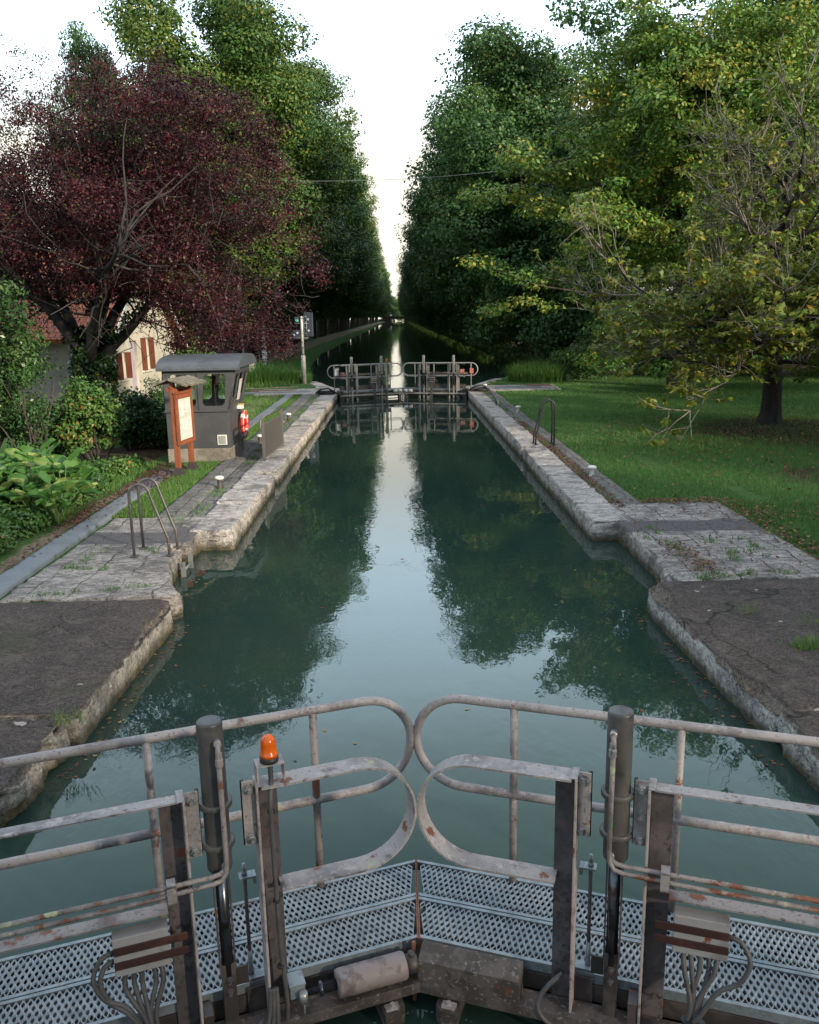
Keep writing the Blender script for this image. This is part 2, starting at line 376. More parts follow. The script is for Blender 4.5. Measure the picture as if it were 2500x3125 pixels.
# foliage
def leaf_mat(name, cols, transl=.22, rough=.5):
    m, nt, b, out = nodes(name)
    at = nt.nodes.new('ShaderNodeAttribute'); at.attribute_name = 'var'
    cr = nt.nodes.new('ShaderNodeValToRGB'); nt.links.new(at.outputs['Fac'], cr.inputs[0])
    el = cr.color_ramp.elements
    for k, (p, c) in enumerate(cols):
        e = el[k] if k < 2 else el.new(p); e.position = p; e.color = col(c)
    nt.links.new(cr.outputs[0], b.inputs['Base Color']); b.inputs['Roughness'].default_value = rough; b.inputs['Specular IOR Level'].default_value = .35
    tr = nt.nodes.new('ShaderNodeBsdfTranslucent'); nt.links.new(cr.outputs[0], tr.inputs[0])
    ms = nt.nodes.new('ShaderNodeMixShader'); ms.inputs[0].default_value = transl
    nt.links.new(b.outputs[0], ms.inputs[1]); nt.links.new(tr.outputs[0], ms.inputs[2]); nt.links.new(ms.outputs[0], out.inputs[0])
    return m
M['lf_plane'] = leaf_mat('plane_leaf', [(0, (.022, .066, .017)), (.45, (.050, .115, .022)), (.8, (.095, .155, .026)), (1, (.20, .19, .03))])
M['lf_plane_dark'] = leaf_mat('plane_leaf_dark', [(0, (.028, .078, .026)), (.5, (.062, .140, .040)), (.9, (.105, .180, .042)), (1, (.22, .20, .035))], .28)
M['lf_lime'] = leaf_mat('lime_leaf', [(0, (0.0312, 0.0858, 0.0182)), (.5, (0.0806, 0.1755, 0.0286)), (.85, (0.1495, 0.234, 0.0338)), (1, (0.286, 0.247, 0.039))])
M['lf_walnut'] = leaf_mat('yellowing_leaf', [(0, (.055, .105, .018)), (.45, (.115, .17, .026)), (.8, (.20, .22, .034)), (1, (.34, .22, .03))], .3)
M['lf_plum'] = leaf_mat('plum_leaf', [(0, (.015, .006, .011)), (.5, (.046, .010, .016)), (.88, (.085, .014, .020)), (.97, (.10, .018, .02)), (1, (.06, .08, .015))], .28)
M['lf_laurel'] = leaf_mat('dark_glossy_leaf', [(0, (0.0144, 0.042, 0.0168)), (.5, (0.0312, 0.0792, 0.024)), (1, (0.072, 0.126, 0.03))], .25, .35)
M['lf_shrub'] = leaf_mat('light_shrub_leaf', [(0, (0.0264, 0.072, 0.0216)), (.5, (0.06, 0.138, 0.03)), (.92, (0.114, 0.192, 0.036)), (1, (0.264, 0.156, 0.048))])
M['lf_ivy'] = leaf_mat('ivy_leaf', [(0, (.010, .026, .012)), (.6, (.022, .050, .016)), (.93, (.045, .08, .018)), (1, (.17, .15, .02))], .2, .35)
M['lf_big'] = leaf_mat('broad_leaf', [(0, (.045, .135, .034)), (.5, (.085, .20, .045)), (.85, (.14, .25, .055)), (1, (.28, .32, .10))], .35, .45)
M['lf_grass'] = leaf_mat('grass_blade', [(0, (0.0392, 0.1092, 0.0252)), (.5, (0.077, 0.182, 0.0392)), (.85, (0.133, 0.231, 0.056)), (1, (0.266, 0.252, 0.098))], .3)
M['lf_reed'] = leaf_mat('reed_blade', [(0, (.035, .10, .02)), (.5, (.075, .17, .03)), (.9, (.13, .21, .05)), (1, (.22, .21, .09))], .3)
M['lf_litter'] = leaf_mat('fallen_leaf', [(0, (.055, .022, .014)), (.5, (.13, .05, .025)), (.85, (.20, .10, .04)), (1, (.26, .19, .06))], .1, .7)
M['lf_plumlitter'] = leaf_mat('fallen_plum_leaf', [(0, (.035, .008, .012)), (.6, (.085, .016, .02)), (1, (.13, .05, .03))], .1, .7)
M['bark'] = mat('brown_bark', (.060, .047, .040), .9, 0, [(6, (.030, .024, .022), .42, .6), (14, (.10, .085, .07), .58, .7)], (9, .9, .03), scale=(1, 1, .3))
M['bark_plane'] = mat('mottled_plane_bark', (.10, .085, .066), .85, 0, [(2.5, (.05, .042, .034), .42, .55), (3.5, (.17, .15, .11), .58, .66)], (6, .5, .02))
M['twig'] = mat('pale_lichened_twig', (.185, .172, .15), .85, 0, [(5, (.09, .075, .06), .42, .58), (9, (.27, .25, .20), .55, .68)])
M['twig_plum'] = mat('grey_plum_wood', (.042, .035, .036), .85, 0, [(5, (.02, .017, .018), .42, .58), (9, (.085, .076, .07), .60, .7)])

# ground
m, nt, b, out = nodes('grass_and_earth'); M['ground'] = m
v = coord(nt, 'Object')
def attr(nt, n):
    a = nt.nodes.new('ShaderNodeAttribute'); a.attribute_name = n; return a.outputs['Fac']
n1 = nz(nt, .55, 6, .65, v); n2 = nz(nt, 9, 8, .75, v); n3 = nz(nt, 60, 4, .7, v)
g = mix(nt, ramp(nt, n2, .36, .66), (.042, .105, .027), (.085, .165, .042))
g = mix(nt, mth(nt, 'MULTIPLY', ramp(nt, n1, .50, .70), .55), g, (.12, .155, .05))
g = mix(nt, mth(nt, 'MULTIPLY', ramp(nt, n3, .56, .68), .5), g, (.012, .028, .008))
s1 = mix(nt, ramp(nt, n2, .38, .62), (.30, .24, .17), (.20, .155, .11)); s1 = mix(nt, ramp(nt, n3, .56, .66), s1, (.36, .31, .25))
s2 = mix(nt, ramp(nt, n2, .38, .64), (.050, .034, .022), (.092, .060, .036)); s2 = mix(nt, ramp(nt, n3, .56, .66), s2, (.02, .015, .01))
def brk(a): return ramp(nt, mth(nt, 'ADD', attr(nt, a), mth(nt, 'MULTIPLY', mth(nt, 'SUBTRACT', nz(nt, 2.2, 6, .7, v), .5), .9)), .36, .62)
c = mix(nt, brk('soil'), g, s2); c = mix(nt, brk('sand'), c, s1)
nt.links.new(c, b.inputs['Base Color']); b.inputs['Roughness'].default_value = .95; b.inputs['Specular IOR Level'].default_value = .15
bumpn(nt, b, mth(nt, 'ADD', n2, mth(nt, 'MULTIPLY', n3, .6)), .9, .06)

# ------------------------------------------------------------------ plants: generators
def unit(a): return a/np.maximum(np.linalg.norm(a, axis=-1, keepdims=True), 1e-9)
def leaf_quads(rng, P, n, L, W, droop=.25, var=None, along=None):
    k = len(P)
    n = unit(n + rng.normal(0, .45, (k, 3)))
    a = rng.normal(0, 1, (k, 3)) if along is None else along + rng.normal(0, .45, (k, 3))
    a = unit(a - n*np.sum(a*n, 1, keepdims=True)); b_ = np.cross(n, a)
    s = rng.uniform(.65, 1.3, (k, 1)); l = L*s; w = W*s
    v = np.empty((k, 4, 3)); dz = np.array([0, 0, 1.0])*droop
    v[:, 0] = P - a*l*.5; v[:, 1] = P + b_*w*.5 - n*w*.12 + a*l*.04
    v[:, 2] = P + a*l*.5 - dz*l*.35; v[:, 3] = P - b_*w*.5 - n*w*.12 + a*l*.04
    if var is None: var = rng.random(k)
    return v.reshape(-1, 3), np.repeat(np.clip(var, 0, 1), 4)
def leaf_mesh(name, parts):
    V = np.concatenate([p[0] for p in parts]); A = np.concatenate([p[1] for p in parts])
    return np_mesh(name, V, np.arange(len(V)).reshape(-1, 4), {'var': A})
def blob_leaves(rng, blobs, dens, L, W, upb=.45, shell=.5, droop=.3, tone=.5, vspread=.28, bspread=.13):
    """leaves spread through the outer shell of many ellipsoidal boughs; each bough has its own tint"""
    blobs = np.asarray(blobs, float); P = []; Nn = []; Vr = []
    for bl in blobs:
        c, r = bl[:3], bl[3:6]
        k = int(dens*4*PI*((r[0]*r[1]+r[1]*r[2]+r[0]*r[2])/3))
        if k < 3: continue
        d = unit(rng.normal(0, 1, (k, 3)))
        rad = 1 - rng.random((k, 1))**1.6*shell
        wob = 1 + .22*np.sin(d[:, :1]*5+c[0]*3)*np.sin(d[:, 1:2]*6+c[1]*2)+.12*np.sin(d[:, 2:3]*9+c[2]*5)
        P.append(c + d*rad*r*wob); Nn.append(d*.7 + np.array([0, 0, upb])); 
        Vr.append(np.clip(rng.normal(tone + rng.normal(0, bspread), vspread*.6, k), 0, 1))
    P = np.concatenate(P); Nn = np.concatenate(Nn); Vr = np.concatenate(Vr)
    return leaf_quads(rng, P, Nn, L, W, droop, Vr)
def crown_blobs(rng, centre, rad, n, rmin, rmax, flat=.75, zlow=-1.0, squash=1.0, core=.25):
    out = []; c = np.array(centre); r = np.array(rad)
    while len(out) < n:
        d = unit(rng.normal(0, 1, 3)); 
        if d[2] < zlow: continue
        t = rng.uniform(.62, .98) if rng.random() > core else rng.uniform(.1, .6)
        s = rng.uniform(rmin, rmax); p = c + d*t*(r-s*.55)
        out.append([*p, s*rng.uniform(.85, 1.25), s*rng.uniform(.85, 1.25), s*flat*rng.uniform(.8, 1.2)])
    return np.array(out)
def grow(rng, p, d, length, nseg, wob=.15, bend=(0, 0, 0)):
    pts = [np.array(p, float)]; d = unit(np.array(d, float)); st = length/nseg
    for k in range(nseg):
        d = unit(d + rng.normal(0, wob, 3) + np.array(bend)/nseg)
        pts.append(pts[-1]+d*st)
    return np.array(pts)
def limb(mb, pts, r0, r1, n=6): 
    mb.tube([tuple(p) for p in pts], list(np.linspace(r0, r1, len(pts))), n, cap=False)

# ------------------------------------------------------------------ camera, sun, sky
sc = bpy.context.scene
CAMLOC = Vector((-.1712, 0, 2.9319)); F_PX = 1801.23
cam = bpy.data.cameras.new('camera'); co = bpy.data.objects.new('camera', cam); C.objects.link(co); sc.camera = co
pitch, yaw, roll = R(12.8915), R(.5908), R(1.1235)
f = Vector((math.sin(yaw)*math.cos(pitch), math.cos(yaw)*math.cos(pitch), -math.sin(pitch))); r_ = Vector((math.cos(yaw), -math.sin(yaw), 0)); u_ = r_.cross(f)
r2 = math.cos(roll)*r_ - math.sin(roll)*u_; u2 = math.sin(roll)*r_ + math.cos(roll)*u_
co.matrix_world = Matrix(((r2.x, u2.x, -f.x, CAMLOC.x), (r2.y, u2.y, -f.y, CAMLOC.y), (r2.z, u2.z, -f.z, CAMLOC.z), (0, 0, 0, 1)))
cam.sensor_fit = 'HORIZONTAL'; cam.sensor_width = 36; cam.lens = 36*F_PX/1725; cam.clip_start = .1; cam.clip_end = 3000
SUN_AZ, SUN_EL = R(134), R(18)      # azimuth from +Y towards +X
w = bpy.data.worlds.new('World'); sc.world = w; w.use_nodes = True
nt = w.node_tree; bg = nt.nodes['Background']; sk = nt.nodes.new('ShaderNodeTexSky'); sk.sky_type = 'NISHITA'; sk.sun_disc = False
sk.sun_elevation = SUN_EL; sk.sun_rotation = SUN_AZ; sk.air_density = 1.0; sk.dust_density = 3.0; sk.ozone_density = 1.0; sk.altitude = 100
# thin bright cloud veil over the clear sky: cream low down, bluer overhead
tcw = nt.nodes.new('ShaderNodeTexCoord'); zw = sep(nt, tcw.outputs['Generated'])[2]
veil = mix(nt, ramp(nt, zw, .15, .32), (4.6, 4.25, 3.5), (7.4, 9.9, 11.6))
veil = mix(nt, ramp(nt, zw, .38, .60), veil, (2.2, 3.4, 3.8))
veil = mix(nt, ramp(nt, zw, .69, .86), veil, (6.6, 7.0, 8.0))  # unseen overhead band brightened to throw more light on upward faces
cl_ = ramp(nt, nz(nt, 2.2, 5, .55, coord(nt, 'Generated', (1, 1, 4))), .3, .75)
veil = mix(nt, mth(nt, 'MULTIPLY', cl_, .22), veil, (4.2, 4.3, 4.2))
yw = sep(nt, tcw.outputs['Generated'])[1]                # veil set brighter up the canal, dimmed behind the bridge for contrast
fw = nt.nodes.new('ShaderNodeMapRange'); fw.interpolation_type = 'SMOOTHSTEP'; nt.links.new(yw, fw.inputs['Value'])
for k_, v_ in (('From Min', -.35), ('From Max', .85), ('To Min', .72), ('To Max', 1.2)): fw.inputs[k_].default_value = v_
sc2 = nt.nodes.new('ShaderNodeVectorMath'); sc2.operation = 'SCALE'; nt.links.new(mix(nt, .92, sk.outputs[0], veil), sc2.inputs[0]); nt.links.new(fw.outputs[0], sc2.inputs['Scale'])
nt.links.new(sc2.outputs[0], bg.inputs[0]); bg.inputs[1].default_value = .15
sl = bpy.data.lights.new('sun', 'SUN'); sl.energy = 4.4; sl.angle = R(3); sl.color = (1, .88, .66)
so = bpy.data.objects.new('sun', sl); C.objects.link(so)
sd = Vector((math.sin(SUN_AZ)*math.cos(SUN_EL), math.cos(SUN_AZ)*math.cos(SUN_EL), math.sin(SUN_EL)))
so.rotation_euler = sd.to_track_quat('Z', 'Y').to_euler(); so.location = (30, -20, 40)
sc.view_settings.view_transform = 'Standard'; sc.view_settings.look = 'None'; sc.view_settings.exposure = .70; sc.view_settings.gamma = 1
sc.cycles.use_denoising = True
sc.cycles.max_bounces = 8; sc.cycles.diffuse_bounces = 3; sc.cycles.transparent_max_bounces = 12

WATER_Z = -.29
# ------------------------------------------------------------------ the setting
def bank_left(Y): return np.interp(Y, [0, 35.6, 36.6, 39, 42, 57, 80, 900], [-3.7, -3.7, -3.2, -3.9, -4.6, -6.2, -7.4, -7.4])
def bank_right(Y): return np.interp(Y, [0, 35.6, 36.6, 40, 46, 60, 900], [3.3, 3.3, 3.2, 4.2, 6.3, 8, 8])
def ground_z(X, Y):
    X = np.asarray(X, float); Y = np.asarray(Y, float)
    g = -.05 + 0*X
    slope = np.clip((-5.6-X)/6.0, 0, 1)*np.clip((33-Y)/6, 0, 1)
    g = g - .62*slope*slope*(3-2*slope)
    g = g + .05*np.sin(X*.31+1)*np.sin(Y*.23)*(np.abs(X) > 6)
    g = g + .18*np.clip((-9-X)/6, 0, 1)*np.clip((Y-42)/10, 0, 1)
    lb, rb = bank_left(Y), bank_right(Y)
    wd = np.where(Y > 36.5, 1.3, .35)
    d = np.minimum(X-lb, rb-X)/wd
    d = np.clip(d, 0, 1)
    return g*(1-d) + (-1.9)*d
def ground_z1(x, y): return float(ground_z(np.array([x]), np.array([y]))[0])
xs = np.concatenate([[-400, -250, -150, -100, -70, -50, -38, -30], np.arange(-24, 24.01, .4), [30, 38, 50, 70, 100, 150, 250, 400]])
ys = np.concatenate([np.arange(-12, 3.9, 2), np.arange(4, 64, .4), np.arange(64, 120, 3), np.arange(120, 300, 12), np.arange(300, 1000, 50), [1000]])
GX, GY = np.meshgrid(xs, ys); P = np.stack([GX.ravel(), GY.ravel(), ground_z(GX.ravel(), GY.ravel())], 1)
nx, ny = len(xs), len(ys); ii = (np.arange(ny-1)[:, None]*nx + np.arange(nx-1)[None]).ravel()
X, Y = P[:, 0], P[:, 1]
def seg(X, Y, pts, w):
    m = np.zeros_like(X)
    for (x0, y0), (x1, y1) in zip(pts[:-1], pts[1:]):
        dx, dy = x1-x0, y1-y0; t = np.clip(((X-x0)*dx+(Y-y0)*dy)/(dx*dx+dy*dy), 0, 1)
        m = np.maximum(m, np.clip(1.25-np.hypot(X-x0-t*dx, Y-y0-t*dy)/w, 0, 1))
    return m
sand = seg(X, Y, [(-10.4, 58), (-10.5, 120), (-9.8, 300), (-9.3, 900)], 1.7)
sand = np.maximum(sand, seg(X, Y, [(-4.7, 20.5), (-4.9, 26), (-5.4, 31), (-5.0, 35.5)], .38))
sand = np.maximum(sand, seg(X, Y, [(-5.0, 38.6), (-7.5, 38.8), (-9.6, 45), (-10.4, 55), (-10.6, 62)], .55))
sand = np.maximum(sand, seg(X, Y, [(-5.2, 24.5), (-7.2, 27.5), (-9.9, 33.0)], .5))
sand = np.maximum(sand, seg(X, Y, [(-5.16, 4), (-5.14, 10), (-5.12, 16.6)], .16)*.8)
sand = np.maximum(sand, seg(X, Y, [(3.72, 13.5), (3.75, 33)], .13)*.55)
sand = np.maximum(sand, seg(X, Y, [(3.2, 36.6), (8, 37.2)], .3)*.6)
soil = np.clip((-5.3-X)/.5, 0, 1)*np.clip((24-Y)/3, 0, 1)
soil = np.maximum(soil, 1.0*np.exp(-(((X-9.6)/2.6)**2+((Y-21.0)/3.4)**2)))
soil = np.maximum(soil, .7*np.exp(-(((X-7.6)/1.3)**2+((Y-15.3)/1.5)**2)))
soil = np.maximum(soil, np.clip((-11-X)/3, 0, 1)*np.clip((Y-44)/6, 0, 1))
soil = np.maximum(soil, np.clip((X-8)/4, 0, 1)*np.clip((Y-40)/3, 0, 1))
soil = np.maximum(soil, .6*np.clip((X-4.6)/.4, 0, 1)*np.clip((13.6-Y)/1, 0, 1)*np.clip((5.6-X)/.5, 0, 1))
o = link('lawn_ground', np_mesh('lawn_ground', P, np.stack([ii, ii+1, ii+nx+1, ii+nx], 1), {'sand': sand, 'soil': soil}, True), M['ground'])
tag(o, kind='structure')
wy = np.concatenate([[-8, 0], np.arange(4, 64, 1.0), np.arange(64, 960, 16.0)])
wl_ = np.where(wy > 36.5, bank_left(wy)-1.5, -3.6); wr_ = np.where(wy > 36.5, bank_right(wy)+1.5, 3.6)
WV = np.concatenate([np.stack([wl_*(1-k/8)+wr_*k/8, wy, 0*wy+WATER_Z], 1) for k in range(9)]); nn_ = len(wy)
WF = np.array([(k*nn_+i, (k+1)*nn_+i, (k+1)*nn_+i+1, k*nn_+i+1) for k in range(8) for i in range(nn_-1)])
o = link('canal_water', np_mesh('canal_water', WV, WF, None, True), M['water']); tag(o, kind='structure')
# lock walls
lw = thing('lock_wall', 'left pale limestone lock wall with a worn rounded edge beside the grey cabin', 'lock wall', (-3.3, 20, 0))
def at_root(o, root):      # geometry was made in world coordinates: keep it there under the root
    o.parent = root; o.matrix_parent_inverse = Matrix.Translation(-Vector(root.location)); return o
at_root(rough_block('chamber_coping', M['coping'], None, [(-3.22, -2.6, 11.88, 16.35, -1.6, 0), (-3.22, -2.92, 16.3, 16.85, -1.6, 0), (-3.22, -2.6, 16.8, 34.3, -1.6, 0)], seed=3, voxel=.03, amp=.034, chip=.03, blocks=1.15), lw)
at_root(rough_block('gate_recess_stone', M['paving'], None, [(-4.6, -3.06, 8.95, 10.9, -1.6, -.012), (-4.6, -3.06, 11.3, 12.9, -1.6, -.012), (-4.6, -3.3, 10.85, 11.35, -1.6, -.012)], [([(-3.5, 8.93), (-2.72, 8.97), (-2.62, 9.1), (-2.86, 9.5), (-3.0, 10.15), (-3.5, 10.3)], -1.6, -.01)], seed=11, voxel=.03, amp=.04, chip=.05), lw)
at_root(rough_block('concrete_block', M['concrete'], None, [(-7, -2.9, 6.12, 8.88, -1.6, -.005)], [([(-3.0, 6.10), (-2.70, 6.12), (-2.68, 7.2), (-2.63, 8.66), (-2.70, 8.84), (-2.84, 8.9), (-3.0, 8.9)], -1.6, -.006)], seed=21, voxel=.022, amp=.024, chip=.03, lip=(-1, -2.66, .26, .05)), lw)
at_root(rough_block('pitted_quoin', M['concrete'], None, [(-7, -2.76, 5.0, 6.06, -1.6, -.002), (-7, -3.35, 1, 5.05, -1.6, -.004)], seed=31, voxel=.026, amp=.07, chip=.14, pits=1.1), lw)
at_root(rough_block('outer_stone_strip', M['strip'], None, [(-4.0, -3.52, 12.9, 34.3, -.5, -.006)], seed=41, voxel=.05, amp=.03, chip=.03), lw)
at_root(rough_block('joint_lane', M['strip'], None, [(-3.54, -3.2, 12.5, 34.3, -.5, -.035)], seed=43, voxel=.05, amp=.04, chip=.02), lw)
rw = thing('lock_wall', 'right bluish limestone lock wall with rounded edge beside the mown lawn', 'lock wall', (3.1, 20, 0))
at_root(rough_block('chamber_coping', M['coping'], None, [(2.58, 3.12, 11.92, 18.95, -1.6, 0), (2.86, 3.12, 18.9, 19.4, -1.6, 0), (2.6, 3.12, 19.35, 34.3, -1.6, 0)], seed=5, voxel=.03, amp=.036, chip=.035, blocks=1.2), rw)
at_root(rough_block('gate_recess_stone', M['paving'], None, [(2.96, 4.86, 9.15, 13.2, -1.6, -.012)], [([(2.95, 9.0), (2.86, 9.2), (2.9, 9.6), (2.97, 10.4), (3.2, 10.4), (3.2, 9.0)], -1.6, -.01)], seed=13, voxel=.03, amp=.04, chip=.06), rw)
at_root(rough_block('concrete_block', M['concrete_pale'], None, [(2.78, 7, 5.95, 9.1, -1.6, -.005)], [([(2.9, 9.12), (2.66, 9.1), (2.54, 8.96), (2.51, 8.7), (2.52, 8.2), (2.57, 6.4), (2.62, 5.9), (2.9, 5.9)], -1.6, -.006)], seed=23, voxel=.022, amp=.026, chip=.04, lip=(1, 2.54, .17, .05)), rw)
at_root(rough_block('pitted_quoin', M['concrete_pale'], None, [(2.64, 7, 5.0, 5.9, -1.6, -.002), (3.35, 7, 1, 5.05, -1.6, -.004)], seed=33, voxel=.026, amp=.06, chip=.12, pits=.7), rw)
at_root(rough_block('outer_stone_strip', M['strip'], None, [(3.3, 3.66, 13.0, 34.3, -.5, -.006)], seed=45, voxel=.05, amp=.03, chip=.03), rw)
at_root(rough_block('joint_lane', M['strip'], None, [(3.08, 3.34, 12.9, 34.3, -.5, -.035)], seed=47, voxel=.05, amp=.04, chip=.02), rw)
# upper lock head: paved landings either side of the far gate, and the wing walls into the canal
o = rough_block('quay_landing', M['coping'], None, [(-6.0, -2.62, 34.25, 36.9, -1.7, 0)], [([(-2.65, 36.85), (-3.3, 36.85), (-4.7, 42.0), (-4.1, 42.0)], -1.7, -.06)], seed=51, voxel=.07, amp=.03, chip=.05); tag(o, kind='structure')
o = rough_block('quay_landing', M['coping'], None, [(2.62, 6.4, 34.25, 36.7, -1.7, 0)], [([(2.65, 36.65), (3.3, 36.65), (5.0, 41.5), (4.4, 41.5)], -1.7, -.06)], seed=53, voxel=.07, amp=.03, chip=.05); tag(o, kind='structure')
o = rough_block('footpath', M['path'], None, [(-5.0, -4.66, 3.0, 17.2, -.3, .012), (-4.62, -4.28, 20.4, 34.3, -.3, .006), (-6.5, -3.75, 35.0, 35.5, -.3, .018), (3.8, 5.7, 35.1, 35.7, -.3, .018)], seed=61, voxel=.045, amp=.012, chip=.01); tag(o, kind='structure')
M['brick'] = mat('worn_red_brick', (.23, .095, .070), .85, 0, [(30, (.15, .06, .05), .45, .6), (8, (.26, .16, .13), .58, .7)], (60, .4, .004))
o = rough_block('brick_paving', M['brick'], None, [(-6.4, -4.4, 36.0, 36.5, -.2, .016), (5.2, 6.3, 35.8, 36.5, -.2, .016)], seed=63, voxel=.05, amp=.012, chip=.01); tag(o, kind='structure')
# ------------------------------------------------------------------ mitre gates
def lens_ring(hw, hh):
    return [(hw, 0), (hw*.62, hh*.55), (0, hh), (-hw*.62, hh*.55), (-hw, 0), (-hw*.62, -hh*.55), (0, -hh), (hw*.62, -hh*.55)]
def grating_mesh(sg, t0, t1, s_end=2.62):
    """pressed-metal tread: a field of diamond cells, each with a real lens-shaped hole; t grows towards the bridge"""
    a, b = .030, .0366; V = []; F = []
    outer = [(a/2, 0), (a/4, b/2), (0, b), (-a/4, b/2), (-a/2, 0), (-a/4, -b/2), (0, -b), (a/4, -b/2)]
    outer = [(x, y) for x, y in outer]; inner = lens_ring(.0090, .0240)
    nr = int((t1-t0)/b)-1; off = ((t1-t0)-(nr-1)*b)/2
    for r in range(nr):
        t = t0+off+r*b; s_min = .3425*t
        k0 = math.ceil((s_min+.012)/a); k1 = int(s_end/a)
        for k in range(k0, k1):
            s = (k+.5*(r % 2))*a+.006
            n = len(V)
            for (x, y) in outer: V.append((sg*(s+x), -(t+y), .0))
            for (x, y) in inner: V.append((sg*(s+x), -(t+y), .006*y/.0285))
            for (x, y) in inner: V.append((sg*(s+x*.92), -(t+y*.96), -.0035+.006*y/.0285))
            for i in range(8):
                j = (i+1) % 8
                F.append((n+i, n+j, n+8+j, n+8+i)); F.append((n+8+i, n+8+j, n+16+j, n+16+i))
    return np_mesh('tread_grating', np.array(V), np.array(F), None, True)
_gm = {}
def conduit_path(mb, ctrl, r, sg, per=.0075, n=8):
    """ribbed flexible conduit through control points"""
    P = [Vector(p) for p in ctrl]; pts = []
    for i in range(len(P)-1):
        p0, p1, p2, p3 = P[max(i-1, 0)], P[i], P[i+1], P[min(i+2, len(P)-1)]
        k = max(3, int((p2-p1).length/per))
        for q in range(k):
            t = q/k
            pts.append(.5*((2*p1)+(p2-p0)*t+(2*p0-5*p1+4*p2-p3)*t*t+(3*p1-p0-3*p2+p3)*t**3))
    pts.append(P[-1])
    mb.tube([(sg*p.x, -p.y, p.z) for p in pts], [r*(1.0 if i % 2 else .86) for i in range(len(pts))], n)
def hexbolt(mb, sg, s, t, z, r=.013):
    Mx = Matrix.Rotation(R(90), 4, 'X')
    mb.lathe([(r*1.45, -.001), (r*1.45, .004), (r*1.02, .0045), (r*1.0, .014), (r*.9, .016), (r*.52, .0165), (r*.5, .028)], (sg*s, -t, z), 6, Mx, False)
def gate_leaf(name, label, sg, loc, near):
    """leaf frame: s runs from the mitre tip to the hinge, t towards the bridge, z up; local x = sg*s, y = -t"""
    g = thing(name, label, 'lock gate', loc, R(-18.9) if sg > 0 else R(18.9))
    def B(nm, m, s0, s1, t0, t1, z0, z1, parent=g, bev=.003): return MB().box(sg*s0, sg*s1, -t0, -t1, z0, z1, bev=bev).build(nm, m, parent)
    def T(nm, m, pts, r, parent=g, n=10): return MB().tube([(sg*s, -t, z) for s, t, z in pts], r, n).build(nm, m, parent)
    # tread
    for t0, t1 in ((-.578, -.296), (-.288, -.004)):
        if (sg, t0) not in _gm: _gm[(sg, t0)] = grating_mesh(sg, t0, t1)
        gr = bpy.data.objects.new('tread_grating', _gm[(sg, t0)]); C.objects.link(gr); gr.parent = g
        if not gr.data.materials: gr.data.materials.append(M['galv'])
        m = MB()
        for ta, tb in ((t0, t0+.020), (t1-.020, t1)):
            q = [(.3425*ta, ta), (2.62, ta), (2.62, tb), (.3425*tb, tb)]
            m.add([(sg*s, -t, z) for z in (-.045, .004) for s, t in q], [(0, 1, 2, 3), (4, 5, 6, 7), (0, 1, 5, 4), (1, 2, 6, 5), (2, 3, 7, 6), (3, 0, 4, 7)])
        m.build('tread_flange', M['galv'], gr)
    m = MB(); q = [(.3425*-.585-.004, -.585), (.3425*-.585+.006, -.585), (.010, .004), (0, .004)]
    m.add([(sg*s, -t, z) for z in (-.05, .008) for s, t in q], [(0, 1, 2, 3), (4, 5, 6, 7), (0, 1, 5, 4), (1, 2, 6, 5), (2, 3, 7, 6), (3, 0, 4, 7)])
    m.build('tread_end_strip', M['rustedge'], g)
    # tread bearers and the leaf below
    B('tread_bearer', M['steel'], .02, 2.62, -.03, .0, -.14, -.05); B('tread_bearer', M['steel'], -.15, 2.62, -.56, -.53, -.14, -.05)
    m = MB()
    for s in (.25, .9, 1.5, 2.1, 2.55): m.box(sg*s, sg*(s+.05), .0+.05, .53, -.13, -.05)
    build_pieces(m, 'cross_bearer', M['steel'], g)
    B('tread_shade_plate', M['steel'], -.10, 2.62, -.53, -.03, -.165, -.145)  # dark plate added under the tread so its holes read as shade
    B('top_beam', M['cover'], .03, 2.66, .02, .13, -.185, -.130)
    B('lower_beam', M['steel'], .05, 2.66, .02, .15, -.52, -.46)
    B('leaf_skin', M['steel'], .03, 2.66, -.10, -.085, -1.7, -.34)
    B('heel_post', M['steel'], 2.52, 2.68, -.30, .12, -1.7, .02)
    # front posts, plates, rams - two sets on each leaf
    for off in (0.0, 1.235):
        for sa, dr in ((1.045+off, 1), (.735+off, -1)):
            p = B('gate_post', M['post'], sa, sa+dr*.092, .0, .014, -1.3, 1.012)
            B('post_flange', M['flange'], sa-dr*.012, sa-dr*.001, -.004, .105, -1.3, 1.022, p)
            B('post_head', M['paint'], sa-dr*.012, sa+dr*.020, .0, .100, 1.0225, 1.0265, p)
            c0, c1 = (sa-dr*.013, sa-dr*.066)
            pl = B('clamp_plate', M['paint'], c0, c1, .062, .072, .745, 1.045)
            B('packing_plate', M['black'], sa-dr*.055, sa-dr*.070, .050, .0605, .742, 1.048, pl)
            b = MB(); sm = sa-dr*.036
            for z in (1.008, .775): hexbolt(b, sg, sm, .072, z, .0195)
            build_pieces(b, 'bolt', M['bolt'], pl)
        sc_ = .910+off
        ram = MB().lathe([(.050, .66), (.053, .668), (.053, 1.328), (.050, 1.338), (.044, 1.341)], (sg*sc_, -.052, 0), 28).build('ram_cylinder', M['ram'], g)
        for z in (.955, .772): MB().lathe([(.054, z), (.069, z), (.070, z+.003), (.070, z+.019), (.068, z+.022), (.054, z+.022)], (sg*sc_, -.052, 0), 28).build('ram_collar', M['ram'], ram)
        m = MB().tube([(sg*(sc_+.0), -.052, .66), (sg*(sc_+.0), -.052, .10)], .026, 18); m.build('ram_rod', M['rod'], g)
        m = MB(); m.box(sg*(sc_+.030), sg*(sc_+.036), -.03, -.085, .15, .655).box(sg*(sc_-.036), sg*(sc_-.030), -.03, -.06, .15, .655); build_pieces(m, 'rod_guard', M['post'], g)
